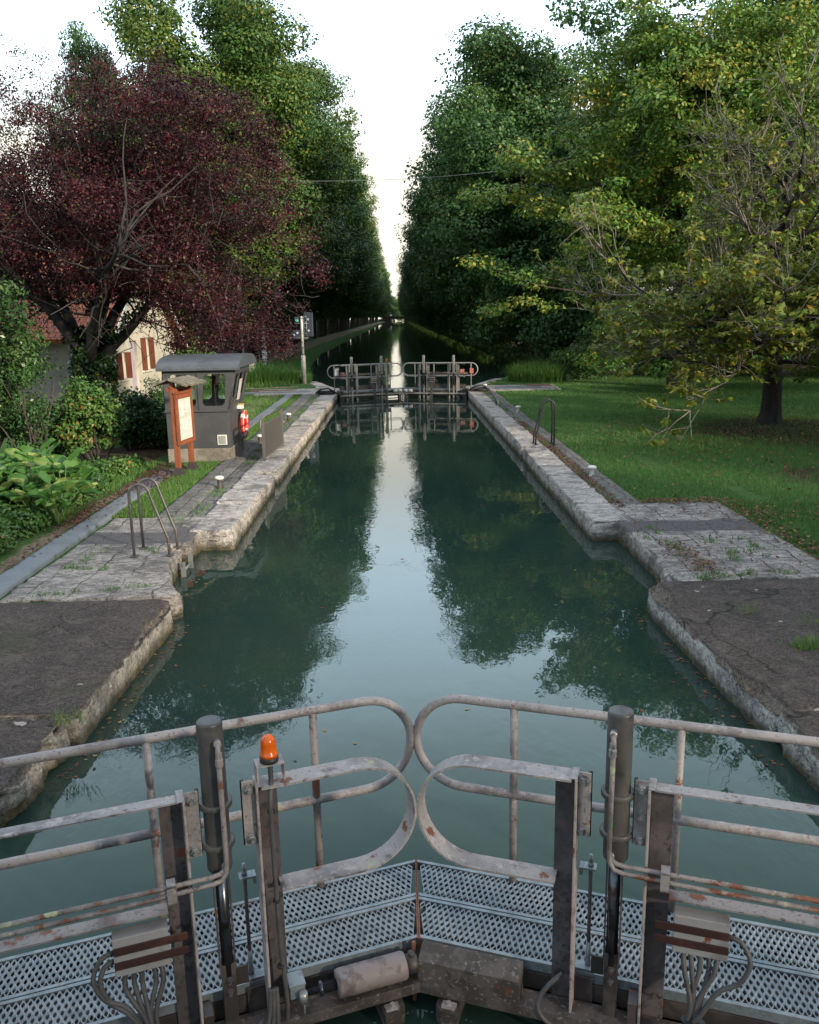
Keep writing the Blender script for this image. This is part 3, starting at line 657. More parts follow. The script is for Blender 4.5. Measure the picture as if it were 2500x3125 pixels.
        lb = B('sluice_bar', M['steel'], sc_-.030, sc_+.030, .035, .075, -1.4, .19)
        b = MB(); hexbolt(b, sg, sc_, .075, .115, .012); hexbolt(b, sg, sc_, .075, .055, .012); build_pieces(b, 'bolt', M['post'], lb)
        m = MB(); s0 = sc_-.02                                   # the two hydraulic pipes
        ctl = [(s0, .104, 1.262), (s0+.000, .132, 1.262), (s0+.002, .142, 1.235), (s0, .142, .74), (s0+.004, .142, .69), (s0+.022, .142, .658), (s0+.06, .142, .648)]
        far_s = 2.45 if off == 0 else 2.75
        ctl2 = [(s0+.005, .100, .70), (s0+.007, .128, .695), (s0+.03, .134, .682), (s0+.07, .134, .676)]
        T('hydraulic_pipe', M['paint_rusty'], ctl+[(s0+.3, .142, .640), (far_s, .142, .632)], .0105)
        T('hydraulic_pipe', M['paint_rusty'], ctl2+[(s0+.3, .134, .674), (far_s, .134, .672)], .0105)
        m.lathe([(.016, 0), (.016, .03), (.012, .034)], (sg*s0, -.100, 1.262), 12, Matrix.Rotation(R(90), 4, 'X'))
        m.lathe([(.0165, 1.175), (.0165, 1.205), (.0135, 1.21), (.0135, 1.235)], (sg*s0, -.142, 0), 6, None, False)
        m.lathe([(.015, 0), (.015, .026)], (sg*(s0+.005), -.096, .70), 12, Matrix.Rotation(R(90), 4, 'X'))
        build_pieces(m, 'pipe_fitting', M['bolt'] if sg > 0 else M['paint_rusty'], ram)
        cl = MB(); s1 = 1.100+off
        cl.box(sg*s1, sg*(s1+.036), -.106, -.168, .690, .697).box(sg*s1, sg*(s1+.036), -.106, -.168, .612, .619)
        cl.box(sg*s1, sg*(s1+.036), -.106, -.112, .612, .697).box(sg*s1, sg*(s1+.036), -.162, -.168, .612, .697)
        cl.build('pipe_clamp', M['paint'], g)
    # flat-bar front guard: loop at the tip, then two straight bars
    arc = [(.29-.255*math.sin(R(a)), .765+.255*math.cos(R(a))) for a in range(0, 181, 9)]
    path = [(.722, 1.02)]+arc+[(.66, .51)]
    m = MB().ribbon([(sg*x, z) for x, z in path], -.004, -.108, .010*sg); m.build('guard_loop', M['paint'], g)
    for s0, s1 in ((1.058, 1.96), (2.292, 2.60)):
        m = MB().box(sg*s0, sg*s1, -.022, -.085, 1.012, 1.020).box(sg*s0, sg*s1, -.022, -.028, .985, 1.011); m.build('guard_bar', M['paint'], g)
        m = MB().box(sg*(s0+.08), sg*(s1), -.022, -.090, .522, .530).box(sg*(s0+.08), sg*s1, -.022, -.028, .485, .521); m.build('guard_bar', M['paint_rusty'], g)
    # rear tube handrail
    zt, zm = 1.005, .505; rr = (zt-zm)/2; s_a, s_b = .075, 2.72
    loop = [(s_a-rr*math.sin(R(a)), (zt+zm)/2+rr*math.cos(R(a))) for a in range(0, 181, 10)]+[(s_b+rr*math.sin(R(a)), (zt+zm)/2-rr*math.cos(R(a))) for a in range(0, 181, 10)]
    hr = MB().ring_tube([(sg*s, .56, z) for s, z in loop], .0235, 12).build('handrail', M['paint'], g)
    for s in (.347, 1.155, 1.95, 2.70): T('handrail_post', M['paint'] if s > .5 or sg > 0 else M['paint_rusty'], [(s, -.56, -.06), (s, -.56, zt-.01)], .0205)
    # junction box with conduits
    s_j = 1.145 if sg < 0 else 1.160
    jb = B('junction_box', M['boxface'], s_j, s_j+.222, .045, .115, .300, .478, bev=.005)
    for z0, z1 in ((.403, .440), (.336, .373)): B('strap', M['strap'], s_j-.075, s_j+.2215, .116, .122, z0, z1, jb)
    m = MB()
    jr = random.Random(4+sg)
    for i in range(5):
        s = s_j+.045+i*.034+jr.uniform(-.006, .006); e = s_j+.10+(i-2)*.012+jr.uniform(-.006, .006)
        conduit_path(m, [(s, .085, .30), (s+jr.uniform(-.012, .012), .095+jr.uniform(0, .02), .225), (e+jr.uniform(-.012, .012), .125+jr.uniform(0, .02), .09), (e-.01, .14, -.03), (e+(i-2)*.012, .16, -.16), (e-.04+(i-2)*.015, .17, -.36), (e-.02, .17, -.7)], .0115, sg)
    q = s_j+.222
    conduit_path(m, [(q, .085, .40), (q+.05, .10, .39), (q+.085, .12, .32), (q+.05, .125, .22), (q-.03, .13, .16), (q-.09, .145, .05), (q-.13, .15, -.04), (q-.10, .16, -.2), (q-.12, .165, -.6)], .0115, sg)
    if sg < 0: conduit_path(m, [(q, .085, .36), (q+.04, .10, .35), (q+.06, .12, .29), (q+.03, .125, .20), (q-.03, .135, .14), (q-.08, .15, .05), (q-.115, .155, -.05), (q-.08, .165, -.2), (q-.10, .17, -.6)], .0115, sg)
    m.build('conduit_bundle', M['conduit'], g)
    m = MB(); m.lathe([(.050, -.006), (.050, .006)], (sg*(s_j+.10), -.142, .0), 14, Matrix.Diagonal((1, .55, 1, 1))); build_pieces(m, 'cable_tie', M['black'], g)
    # adjusting rod behind the ram
    m = MB().tube([(sg*.80, .045, .02), (sg*.80, .045, .565)], .0085, 8)
    ar = m.build('adjusting_rod', M['post'], g)
    m = MB().box(sg*.765, sg*.825, .02, .07, .520, .528).box(sg*.752, sg*.766, .02, .07, .49, .528).lathe([(.013, .529), (.013, .543), (.008, .545), (.008, .585)], (sg*.80, .045, 0), 6); m.build('rod_bracket', M['galv'], ar)
    m = MB().box(sg*.74, sg*.83, .01, .06, .008, .016).lathe([(.014, .017), (.014, .034), (.011, .05), (.011, .14)], (sg*.80, .045, 0), 8); m.build('rod_socket', M['galv'], ar)
    m = MB().box(sg*.82, sg*.875, -.01, -.02, .03, .12).box(sg*.75, sg*.83, -.008, -.014, -.17, -.01).box(sg*.99, sg*1.03, -.01, -.10, -.13, -.02)
    build_pieces(m, 'sluice_bracket', M['steel'], g)
    # stub bracket under the beam, mitre seal
    m = MB(); s0, s1 = .13, .235
    m.add([(sg*s, -t, z) for z in (-1.2, -.205) for s, t in ((s0, .02), (s0, .155), (s0+.03, .185), (s1, .185), (s1, .02))], [(0, 1, 2, 3, 4), (5, 6, 7, 8, 9), (0, 1, 6, 5), (1, 2, 7, 6), (2, 3, 8, 7), (3, 4, 9, 8), (4, 0, 5, 9)])
    m.build('stub_column', M['cover'], g)
    b = MB(); b.box(sg*(s0+.03), sg*(s1-.01), -.135, -.17, -.204, -.19); b.lathe([(.012, -.19), (.012, -.178)], (sg*(s0+.06), -.152, 0), 6, None, False); b.build('clip', M['flange'], g)
    if sg > 0: B('mitre_seal', M['rustedge'], -.012, .004, .06, .076, -.62, .035)
    if sg < 0:
        # amber beacon on a bent bracket above the inner post
        bk = MB(); s0, s1, z0, z1 = .618, .736, 1.034, 1.112
        bk.box(sg*s0, sg*s1, -.018, -.098, z1-.005, z1).box(sg*s0, sg*(s0+.005), -.018, -.098, z0, z1-.005).box(sg*(s1-.005), sg*s1, -.018, -.098, z0, z1-.005)
        bk.build('beacon_bracket', M['flange'], g)
        be = MB().lathe([(.038, 1.1125), (.040, 1.116), (.040, 1.133), (.036, 1.136)], (sg*.676, -.058, 0), 24).build('beacon', M['black'], g)
        MB().lathe([(.0375, 1.1362), (.0375, 1.150), (.0335, 1.153), (.033, 1.19), (.031, 1.207), (.025, 1.221), (.015, 1.2295), (.004, 1.232)], (sg*.676, -.058, 0), 28).build('beacon_lens', M['amber'], be)
        m = MB(); conduit_path(m, [(.676, .075, 1.105), (.678, .085, 1.03), (.690, .115, .95), (.690, .11, .86), (.688, .104, .60), (.682, .104, .25), (.672, .106, .05), (.672, .112, -.12), (.72, .12, -.3), (.9, .14, -.5)], .0115, sg); m.build('beacon_conduit', M['conduit'], g)
        m = MB()
        for z in (.90, .47, .14): m.lathe([(.0165, z), (.0165, z+.010)], (sg*.688, -.106, 0), 12)
        build_pieces(m, 'cable_tie', M['black'], g)
        m = MB()
        for k in range(3): conduit_path(m, [(.715+k*.012, .12, .05), (.72+k*.02, .15, -.08), (.74+k*.035, .17, -.24), (.86+k*.03, .18, -.36), (1.15, .18, -.44-k*.03)], .0115, sg)
        m.build('conduit_bundle', M['conduit'], g)
        Mx = Matrix.Rotation(R(90), 4, 'Y')
        if near:
            mo = MB().lathe([(.030, .100), (.060, .104), (.064, .112), (.064, .42), (.061, .432), (.030, .436)], (0, -.085, -.050), 26, Matrix.Rotation(R(-90), 4, 'Y')).build('actuator_cylinder', M['cylpaint'], g)
            MB().lathe([(.025, .434), (.025, .50), (.034, .502), (.034, .515), (.014, .518), (.014, .60)], (0, -.085, -.050), 18, Matrix.Rotation(R(-90), 4, 'Y')).build('actuator_rod', M['rod'], mo)
            MB().lathe([(.040, .045), (.046, .05), (.046, .095), (.036, .10)], (0, -.085, -.050), 18, Matrix.Rotation(R(-90), 4, 'Y')).lathe([(.018, -.01), (.018, .02), (.010, .024)], (sg*.07, -.085, -.01), 8).build('actuator_clevis', M['steel'], mo)
            m = MB().box(sg*.585, sg*.655, -.03, -.115, -.045, .018, bev=.006).box(sg*.582, sg*.658, -.028, -.118, .019, .03, bev=.003).build('limit_switch', M['galv'], g)
            MB().lathe([(.020, -.03), (.020, .02), (.012, .022)], (sg*.600, -.135, -.02), 14).tube([(sg*.60, -.15, -.02), (sg*.60, -.15, -.13)], .004, 6).build('switch_roller', M['bolt'], m)
    else:
        if near:
            m = MB(); q = [(-.19+.01, .0), (.035, .022), (.105, .035), (.135, .0)]
            s0, s1 = .035, .515
            prof = [(.03, -.128), (.03, .022), (.055, .028), (.125, -.015), (.128, -.128)]
            m.add([(sg*s, -t, z) for s in (s0, s1) for t, z in prof], [(0, 1, 2, 3, 4), (5, 6, 7, 8, 9)]+[(i, (i+1) % 5, 5+(i+1) % 5, 5+i) for i in range(5)])
            m.build('actuator_cover', M['cover'], g)
            m = MB(); conduit_path(m, [(.70, .06, .03), (.64, .10, -.02), (.60, .125, -.09), (.62, .13, -.16), (.70, .135, -.21), (.8, .135, -.25)], .0115, sg); m.build('conduit', M['conduit'], g)
            B('cable_tray', M['galv'], .70, 1.06, .13, .19, -.255, -.245)
    return g
TIP = (-.13, 3.571, 0)
gL = gate_leaf('gate_leaf', 'left leaf of the near lock gate with the orange beacon on its rail', -1, TIP, True)
gR = gate_leaf('gate_leaf', 'right leaf of the near lock gate with no beacon, loop rail facing the left leaf', 1, TIP, True)
# far pair: copies without the near pair's extras
M['bleached'] = mat('bleached_grey_paint', (.25, .24, .235), .6, 0, [(5, (.17, .16, .155), .45, .65), (20, (.33, .32, .31), .56, .68)])
def far_leaf(src, label, y):
    g = copy_tree(src); g.location = (0.02, y, .07); g['label'] = label
    for ch in list(g.children_recursive):     # the far pair has bleached to a paler grey
        nm = ch.name.split('.')[0]
        if nm in ('gate_post', 'ram_cylinder', 'ram_collar', 'handrail', 'handrail_post', 'guard_bar', 'guard_loop', 'clamp_plate', 'top_beam', 'sluice_bar', 'post_flange'):
            ch.material_slots[0].link = 'OBJECT'; ch.material_slots[0].material = M['bleached']
    for ch in list(g.children):
        nm = ch.name.split('.')[0]
        if nm in ('limit_switch', 'cable_tray', 'conduit'):
            for q in list(ch.children): bpy.data.objects.remove(q)
            bpy.data.objects.remove(ch)
    return g
fL = far_leaf(gL, 'left far lock gate leaf with a white notice and one salmon plate', 34.9)
fR = far_leaf(gR, 'right leaf of the far lock gate with two salmon plates hung on its rail', 34.9)
for g_ in (gL, gR, fL, fR): g_['group'] = 'lock gate leaves'
M['white'] = mat('off_white_paint', (.62, .61, .58), .5, 0, [(6, (.42, .40, .37), .56, .72)])
M['salmon'] = mat('salmon_red_plate', (.50, .155, .125), .5, 0, [(10, (.58, .33, .29), .5, .66)])
M['dgrey'] = mat('dark_grey_box_paint', (.10, .105, .11), .5)
for g_, sg, items in ((fL, -1, ((2.62, .155, .60, .86, 'white'), (2.36, .17, .56, .72, 'salmon'))), (fR, 1, ((2.36, .16, .58, .76, 'salmon'), (2.74, .15, .60, .80, 'salmon')))):
    for s, w_, z0, z1, k in items:
        if k == 'white': MB().box(sg*(s-.12), sg*(s+.12), .50, .525, z0-.06, z1+.05, bev=.004).build('notice_backing', M['dgrey'], g_)
        MB().box(sg*(s-w_/2), sg*(s+w_/2), .475, .497, z0, z1, bev=.004).build('rail_plate', M[k], g_)
    for s in (.10, .30): MB().tube([(sg*s, -.16, -.05), (sg*(s+.15), -.16, -.05)], .055, 14).build('buffer', M['white'], g_)
    MB().box(sg*.06, sg*2.66, -.02, .50, -.26, -.06).build('deck_board', M['steel'], g_)
    MB().box(sg*.5, sg*2.6, .10, .12, .03, .20).build('kick_plate', M['cover'], g_)
# ------------------------------------------------------------------ things on the quays
def bollard(loc, label, stem, cap=True):
    g = thing('mooring_bollard', label, 'bollard', loc, 0, 'mooring bollards along the lock')
    MB().lathe([(.055, -.05), (.055, .012), (.045, .02), (.040, .10), (.045, .14)], (0, 0, 0), 20).build('stem', M[stem], g)
    MB().lathe([(.045, .134), (.074, .140), (.084, .156), (.080, .178), (.060, .192), (.02, .198)], (0, 0, 0), 22).build('cap', M['cap'], g)
    return g
M['cap'] = mat('chipped_white_cap', (.66, .645, .61), .5, 0, [(14, (.50, .47, .43), .56, .70), (26, (.20, .18, .16), .68, .73)], (40, .3, .004))
M['stemdark'] = mat('rusty_dark_stem', (.045, .035, .033), .6, 0, [(12, (.12, .05, .03), .55, .7)])
M['stempale'] = mat('flaked_white_stem', (.46, .45, .42), .6, 0, [(12, (.10, .09, .08), .52, .60)])
bollard((-3.44, 15.25, -.01), 'nearest bollard on the left quay, white cap on a dark stem', 'stemdark')
bollard((-3.58, 20.85, -.01), 'dark stemmed white bollard standing just left of the grey barrier', 'stemdark')
bollard((-3.47, 25.6, -.01), 'third bollard on the left quay, beyond the grey barrier, white cap on dark stem', 'stemdark')
bollard((-3.46, 35.2, 0), 'all white bollard on the left beside the far gate', 'stempale')
bollard((3.37, 15.5, -.01), 'nearest bollard on the right quay, white cap on a flaking white stem', 'stempale')
bollard((3.50, 26.3, -.01), 'white bollard halfway along the right quay by the lawn edge', 'stempale')
bollard((3.36, 34.9, 0), 'all white bollard on the right beside the far gate', 'stempale')

# ladder hand hoops
M['hoopgrey'] = mat('bare_grey_tube', (.16, .145, .135), .4, .5, [(9, (.10, .09, .085), .48, .66), (30, (.24, .22, .20), .58, .7)])
M['hoopblack'] = mat('black_painted_tube', (.018, .018, .02), .45)
def hoop(xo, xi, y, h, lean, r):
    """landward leg upright, water leg leaning out"""
    d = 1 if xi > xo else -1; R0 = .13
    pts = [(xo, y, -.03), (xo, y, h-R0)]
    for a in range(10, 181, 17): pts.append((xo+d*R0*(1-math.cos(R(a))), y, h-R0+R0*math.sin(R(a))))
    pts += [(xi-d*.03, y, .30), (xi-d*.004, y, .24), (xi, y, .18), (xi, y, -.03)]
    return pts
def access_ladder(loc, label, m, side, yo, xo, xi, h, rungs):
    g = thing('access_ladder', label, 'ladder', loc)
    for y in yo:
        hp = MB().tube(hoop(xo, xi, y, h, 0, .019), .019, 12).build('hand_hoop', m, g)
        for xb in (xo, xi): MB().box(xb-.05, xb+.05, y-.05, y+.05, -.004, .008).build('base_plate', m, hp)
    if rungs:
        xw = xi+side*.16
        for y in yo: MB().box(xw-.03, xw+.03, y-.012, y+.012, -1.4, -.10).build('stringer', M['galvdull'], g)
        for z in (-.22, -.5, -.8, -1.1): MB().tube([(xw, yo[0], z), (xw, yo[1], z)], .016, 8).build('rung', M['galvdull'], g)
    return g
M['galvdull'] = mat('dull_galvanised', (.26, .27, .28), .5, .5, [(8, (.16, .16, .16), .45, .66)])
g = access_ladder((-3.3, 10.83, 0), 'grey tube hand hoops of the ladder down the near left lock wall', M['hoopgrey'], 1, (-.21, .19), -.30, .15, .93, True)
access_ladder((3.1, 19.55, 0), 'black tube hand hoops of the ladder beside the lawn on the right quay', M['hoopblack'], -1, (-.15, .15), .27, -.15, 1.02, True)
hr = thing('handrail', 'short curved dark handrail bent low over the right lock edge near the far gate', 'handrail', (2.95, 29.2, 0))
MB().tube([(.12, -.9, -.03), (.10, -.85, .16), (-.02, -.1, .42), (-.14, .35, .56), (-.20, .42, .50)], .02, 8).build('rail_tube', M['hoopblack'], hr)
MB().tube([(.20, -.85, -.03), (.17, -.80, .18)], .02, 8).build('rail_foot', M['stempale'], hr)

# grey barrier
bar = thing('safety_barrier', 'grey mesh safety barrier standing along the left lock edge in front of the cabin', 'barrier', (-2.98, 19.0, 0), R(-4))
M['barr'] = mat('brown_grey_barrier', (.135, .125, .118), .5, .2, [(20, (.09, .082, .078), .5, .65)])
M['barrpanel'] = mat('fine_perforated_panel', (.12, .11, .104), .6, .2, [(90, (.055, .05, .048), .48, .56)])
for y in (-.98, .98):
    MB().box(-.028, .028, y-.03, y+.03, -.02, .90, bev=.006).build('post', M['barr'], bar)
MB().tube([(0, -.98, .62), (-.05, -1.02, .70), (-.03, -1.02, .86), (0, -.98, .905), (0, .98, .905)], .022, 10).build('top_rail', M['barr'], bar)
m = MB().box(-.012, .012, -.95, .95, .085, .74); pn = m.build('perforated_panel', M['barrpanel'], bar)
for z0, z1 in ((.742, .775), (.05, .083)): MB().box(-.02, .02, -.95, .95, z0, z1, bev=.004).build('panel_rail', M['barr'], bar)

# control cabin
M['cab'] = mat('dark_grey_cabin_paint', (.060, .060, .066), .5, 0, [(3, (.050, .049, .053), .45, .62), (160, (.075, .075, .08), .55, .65)], (200, .12, .002))
M['roofblue'] = mat('blue_grey_metal_roof', (.085, .095, .112), .5, .2, [(3, (.06, .068, .08), .45, .65), (22, (.13, .135, .145), .6, .7), (12, (.06, .05, .05), .66, .72)], (14, .15, .01))
m, nt, b, out = nodes('clear_glass'); M['glass'] = m
tr = nt.nodes.new('ShaderNodeBsdfTransparent'); gl = nt.nodes.new('ShaderNodeBsdfGlossy'); gl.inputs['Roughness'].default_value = .02
fr = nt.nodes.new('ShaderNodeFresnel'); fr.inputs['IOR'].default_value = 1.5; ms = nt.nodes.new('ShaderNodeMixShader')
tr.inputs[0].default_value = (.95, .97, .96, 1)
nt.links.new(fr.outputs[0], ms.inputs[0]); nt.links.new(tr.outputs[0], ms.inputs[1]); nt.links.new(gl.outputs[0], ms.inputs[2]); nt.links.new(ms.outputs[0], out.inputs[0])
cab = thing('control_cabin', 'dark grey lock keeper control cabin with barrel roof and rounded windows', 'cabin', (-4.47, 19.1, 0))
hx, hy = .665, .78
MB().box(-hx-.02, hx+.02, -hy-.02, hy+.02, -.15, .245, bev=.012).build('plinth', M['plinth'], cab)
MB().box(-hx, hx, -hy, hy, .247, 1.06, bev=.01).build('body', M['cab'], cab)
fl = .19; zb, zt_ = 1.062, 1.93
def wall(outer, holes, M4, name='window_wall', th=.045):
    o = link(name, plate_mesh(outer, holes, th, M4), M['cab'], cab); return o
def quad_frame(p0, ex, ez):   # maps plate (u,v) to p0 + u*ex + v*ez
    ex = Vector(ex); ez = Vector(ez); n = ex.cross(ez).normalized()
    return Matrix(((ex.x, ez.x, n.x, p0[0]), (ex.y, ez.y, n.y, p0[1]), (ex.z, ez.z, n.z, p0[2]), (0, 0, 0, 1)))
H = zt_-zb
def tapered(w0, w1, m=.0): return [(-w0, 0), (w0, 0), (w1, H), (-w1, H)]
def win(u0, u1, v0, v1, sh=0.0, r=.09):
    return [(u+sh*(v-v0), v) for u, v in rrect(u0, u1, v0, v1, r)]
# front and back walls carry two windows; they widen upwards on the canal side only
front = [(-hx, 0), (hx, 0), (hx+fl, H), (-hx, H)]
hl = [win(-.54, .0, .09, .76), win(.125, .60, .09, .76, .10)]
pf = quad_frame((0, -hy, zb), (1, 0, 0), (0, 0, 1)); pb = quad_frame((0, hy, zb), (1, 0, 0), (0, fl/H, 1))
for P4 in (pf, pb):
    wl = wall(front, hl, P4)
    for h in hl:
        me = plate_mesh(h, [], .006, P4); link('window_pane', me, M['glass'], wl)
wl = wall([(-hy, 0), (hy, 0), (hy+fl, H), (-hy, H)], [win(-.66, -.28, .10, .74, .05, .07), win(-.20, .24, .10, .74, .10, .07), win(.32, .70, .10, .74, .16, .07)], quad_frame((hx, 0, zb), (0, 1, 0), (fl/H, 0, 1)))
for h in (win(-.66, -.28, .10, .74, .05, .07), win(-.20, .24, .10, .74, .10, .07), win(.32, .70, .10, .74, .16, .07)):
    link('window_pane', plate_mesh(h, [], .006, quad_frame((hx, 0, zb), (0, 1, 0), (fl/H, 0, 1))), M['glass'], wl)
wall([(-hy, 0), (hy, 0), (hy+fl, H), (-hy, H)], [win(-.3, .35, .10, .74)], quad_frame((-hx, 0, zb), (0, 1, 0), (0, 0, 1)))
MB().box(.052, .076, -hy-.045, -hy-.024, zb, zt_, bev=.003).build('door_stile', M['cab'], cab)
MB().box(-hx-.02, hx+.02, -hy-.04, -hy-.002, zb-.035, zb+.012, bev=.004).build('belt_rail', M['cab'], cab)
MB().box(-.5, .6, -.3, .6, 1.0, 1.10).build('console', M['boxface'], cab)
# barrel roof, axis across the lock
prof = []; y0, y1 = -hy-.14, hy+fl+.34
for k in range(25):
    a = PI*(k/24); prof.append(((y0+y1)/2-(y1-y0)/2*math.cos(a), 1.945+.255*math.sin(a)**.8))
m = MB(); x0, x1 = -hx-.10, hx+fl+.13; n = len(prof)
vs = [(x, y, z) for x in (x0, x1) for y, z in prof]
m.add(vs, [(k, k+1, n+k+1, n+k) for k in range(n-1)], True); m.add(vs, [list(range(n)), list(range(n, 2*n)), (0, n, 2*n-1, n-1)])
rf = m.build('roof', M['roofblue'], cab)
MB().box(x0-.004, x1+.004, y0-.012, y0+.02, 1.905, 1.958, bev=.006).build('roof_gutter', M['roofblue'], rf)
vt = MB().box(.395, .60, -hy-.022, -hy-.002, .315, .53, bev=.006).build('vent', M['white'], cab)
m = MB()
for k in range(9): m.box(.42, .575, -hy-.028, -hy-.0225, .340+k*.0195, .351+k*.0195)
m.build('vent_slats', M['galvdull'], vt)
M['poster'] = mat('faded_poster', (.50, .49, .46), .6, 0, [(9, (.42, .16, .13), .60, .62, 2), (15, (.20, .22, .24), .62, .65, 2)])
pm = quad_frame((hx+.035, 0, zb), (0, 1, 0), (fl/H, 0, 1)); m = MB()
me = plate_mesh(rrect(-.10, .20, .14, .60, .01), [], .004, pm); link('poster', me, M['poster'], cab)
# life ring
M['ring'] = mat('orange_red_ring', (.62, .050, .028), .45, 0, [(8, (.52, .035, .022), .45, .62)])
lr = thing('life_ring', 'orange red life ring with white bands hanging on the cabin side', 'life ring', (-3.70, 19.55, .60))
n1, n2 = 40, 14; rm = .255; rt = .065
def tor(a0, a1, rt_, k=40):
    m = MB(); vs = []
    for i in range(k+1):
        a = a0+(a1-a0)*i/k
        for j in range(n2):
            q = 2*PI*j/n2; rr_ = rm+rt_*math.cos(q); vs.append((rt_*.85*math.sin(q), rr_*math.cos(a), rr_*math.sin(a)))
    m.add(vs, [(i*n2+j, i*n2+(j+1) % n2, (i+1)*n2+(j+1) % n2, (i+1)*n2+j) for i in range(k) for j in range(n2)], True); return m
tor(0, 2*PI, rt).build('ring_body', M['ring'], lr)
for a in (0, 90, 180, 270): tor(R(a+35), R(a+55), rt+.004, 8).build('white_band', M['white'], lr)
MB().tube([(.03, (rm+rt+.012)*math.cos(R(a))*(1-.05*abs(math.sin(R(a*2+90)))), (rm+rt+.012)*math.sin(R(a))*(1-.05*abs(math.sin(R(a*2+90))))) for a in range(45, 406, 9)], .008, 6).tube([(.06, .02, .2), (.07, .0, .05), (.06, .03, -.05), (.07, -.02, .0), (.065, .01, .18)], .008, 6).build('grab_line', M['white'], lr)
hk = thing('ring_bracket', 'small white and ochre holder fixed above the life ring on the cabin side', 'bracket', (-3.73, 19.42, 1.0))
MB().box(-.08, .05, -.09, .09, -.03, .06, bev=.01).build('holder_box', M['white'], hk)
MB().box(-.06, .07, -.07, .07, .062, .085, bev=.006).build('holder_lid', mat('ochre_plastic', (.45, .30, .10), .5), hk)

# notice board
M['wood'] = mat('orange_brown_stained_wood', (.24, .066, .026), .6, 0, [(5, (.17, .046, .02), .45, .62), (14, (.36, .14, .07), .58, .7)], (12, .5, .006), scale=(3, 3, .5))
M['shingle'] = mat('lichened_shingles', (.20, .175, .14), .9, 0, [(6, (.09, .075, .06), .45, .60), (10, (.33, .31, .25), .60, .70)], (10, .9, .02), scale=(1, 4, 1))
M['paper'] = mat('weathered_paper', (.50, .49, .44), .6, 0, [(3, (.40, .39, .35), .45, .65), (7, (.28, .31, .34), .66, .69, 3)])
M['foot'] = mat('dark_steel_foot', (.035, .024, .024), .6)
nb = thing('notice_board', 'orange brown wooden notice board with a little shingled roof beside the footpath', 'notice board', (-4.45, 16.9, 0))
for y in (-.33, .33):
    p = MB().box(-.045, .045, y-.05, y+.05, .10, 1.70, bev=.008).build('post', M['wood'], nb)
    m = MB().box(-.11, .11, y-.04, y+.04, 1.60, 1.68, bev=.006).box(-.035, .035, y-.06, y+.06, 1.66, 1.80, bev=.006); m.build('bracket', M['wood'], p)
    vs = [(-.13, y-.12, -.04), (.13, y-.12, -.04), (.13, y+.12, -.04), (-.13, y+.12, -.04), (-.04, y-.05, .14), (.04, y-.05, .14), (.04, y+.05, .14), (-.04, y+.05, .14)]
    MB().add(vs, [(0, 1, 2, 3), (4, 5, 6, 7), (0, 1, 5, 4), (1, 2, 6, 5), (2, 3, 7, 6), (3, 0, 4, 7)]).build('foot', M['foot'], p)
fm = MB().box(.046, .10, -.40, .38, 1.47, 1.55, bev=.006).box(.046, .10, -.40, .38, .57, .64, bev=.006).box(.046, .10, -.40, -.335, .641, 1.469, bev=.006).box(.046, .10, .315, .38, .641, 1.469, bev=.006).box(.04, .12, -.41, .39, 1.56, 1.60, bev=.006)
fm.build('frame', M['wood'], nb)
M['sheet'] = mat('pinned_sheet', (.56, .56, .52), .6, 0, [(26, (.30, .31, .33), .58, .63, 2), (5, (.46, .47, .46), .45, .65)], scale=(1, .35, 2.2))
for y0, y1, z0, z1 in ((-.27, -.03, 1.12, 1.42), (.02, .26, 1.17, 1.42), (-.25, .24, .72, 1.06)): MB().box(.0805, .083, y0, y1, z0, z1).build('notice_sheet', M['sheet'], nb)
MB().box(.05, .075, -.334, .314, .642, 1.468).build('backing', M['wood'], nb); MB().box(.0755, .080, -.32, .30, .655, 1.455).build('notice_paper', M['paper'], nb)
nb.rotation_euler = (0, 0, R(-9))
for s in (-1, 1):
    m = MB(); n = 9
    Mx = Matrix.Translation((0, 0, 1.835)) @ Matrix.Rotation(s*R(17), 4, 'Y')
    rnd = random.Random(3+s)
    for row in range(4):
        for k in range(n):
            y0 = -.50+k*.112+rnd.uniform(-.01, .01); a = row*.084; zt2 = .012*(3-row)*.3+rnd.uniform(0, .012)
            m.box(s*a, s*(a+.108+rnd.uniform(0, .02)), y0, y0+.108, zt2-.02, zt2+.012+rnd.uniform(0, .008), Mx)
    m.build('shingle_slope', M['shingle'], nb)

# signal pole by the far gate
M['galvpale'] = mat('pale_grey_pole', (.44, .43, .41), .5, .15, [(5, (.34, .33, .31), .45, .65), (18, (.24, .22, .20), .64, .72)])
sp = thing('signal_pole', 'pale grey pole left of the far gate carrying dark signal heads', 'signal pole', (-4.55, 40.4, -.05))
MB().lathe([(.105, 0), (.105, 1.25), (.07, 1.32)], (0, 0, 0), 14).build('pole_sleeve', M['galvpale'], sp)
MB().lathe([(.062, 1.32), (.055, 3.05), (.02, 3.08)], (0, 0, 0), 14).build('pole', M['galvpale'], sp)
M['sig'] = mat('dark_blue_signal_board', (.022, .028, .045), .5)
M['lampg'] = mat('green_lens', (.10, .42, .33), .2); M['lampw'] = mat('pale_lens', (.30, .36, .46), .2)
for x0, x1, z0, z1, lamps in ((-.50, -.08, 2.05, 2.45, (('lampw', -.38, 2.22), ('lampw', -.22, 2.32))), (.10, .52, 2.15, 3.25, (('lampw', .30, 2.42), ('lampw', .30, 2.93)))):
    h_ = MB().box(x0, x1, .02, .08, z0, z1, bev=.03).build('signal_head', M['sig'], sp)
    for k, x, z in lamps: MB().lathe([(.055, 0), (.055, .05), (.03, .065)], (x, .02, z), 14, Matrix.Rotation(R(90), 4, 'X')).build('lamp', M[k], h_)
h_ = MB().box(-.34, -.12, .02, .08, 2.72, 3.05, bev=.02).build('signal_head', M['sig'], sp)
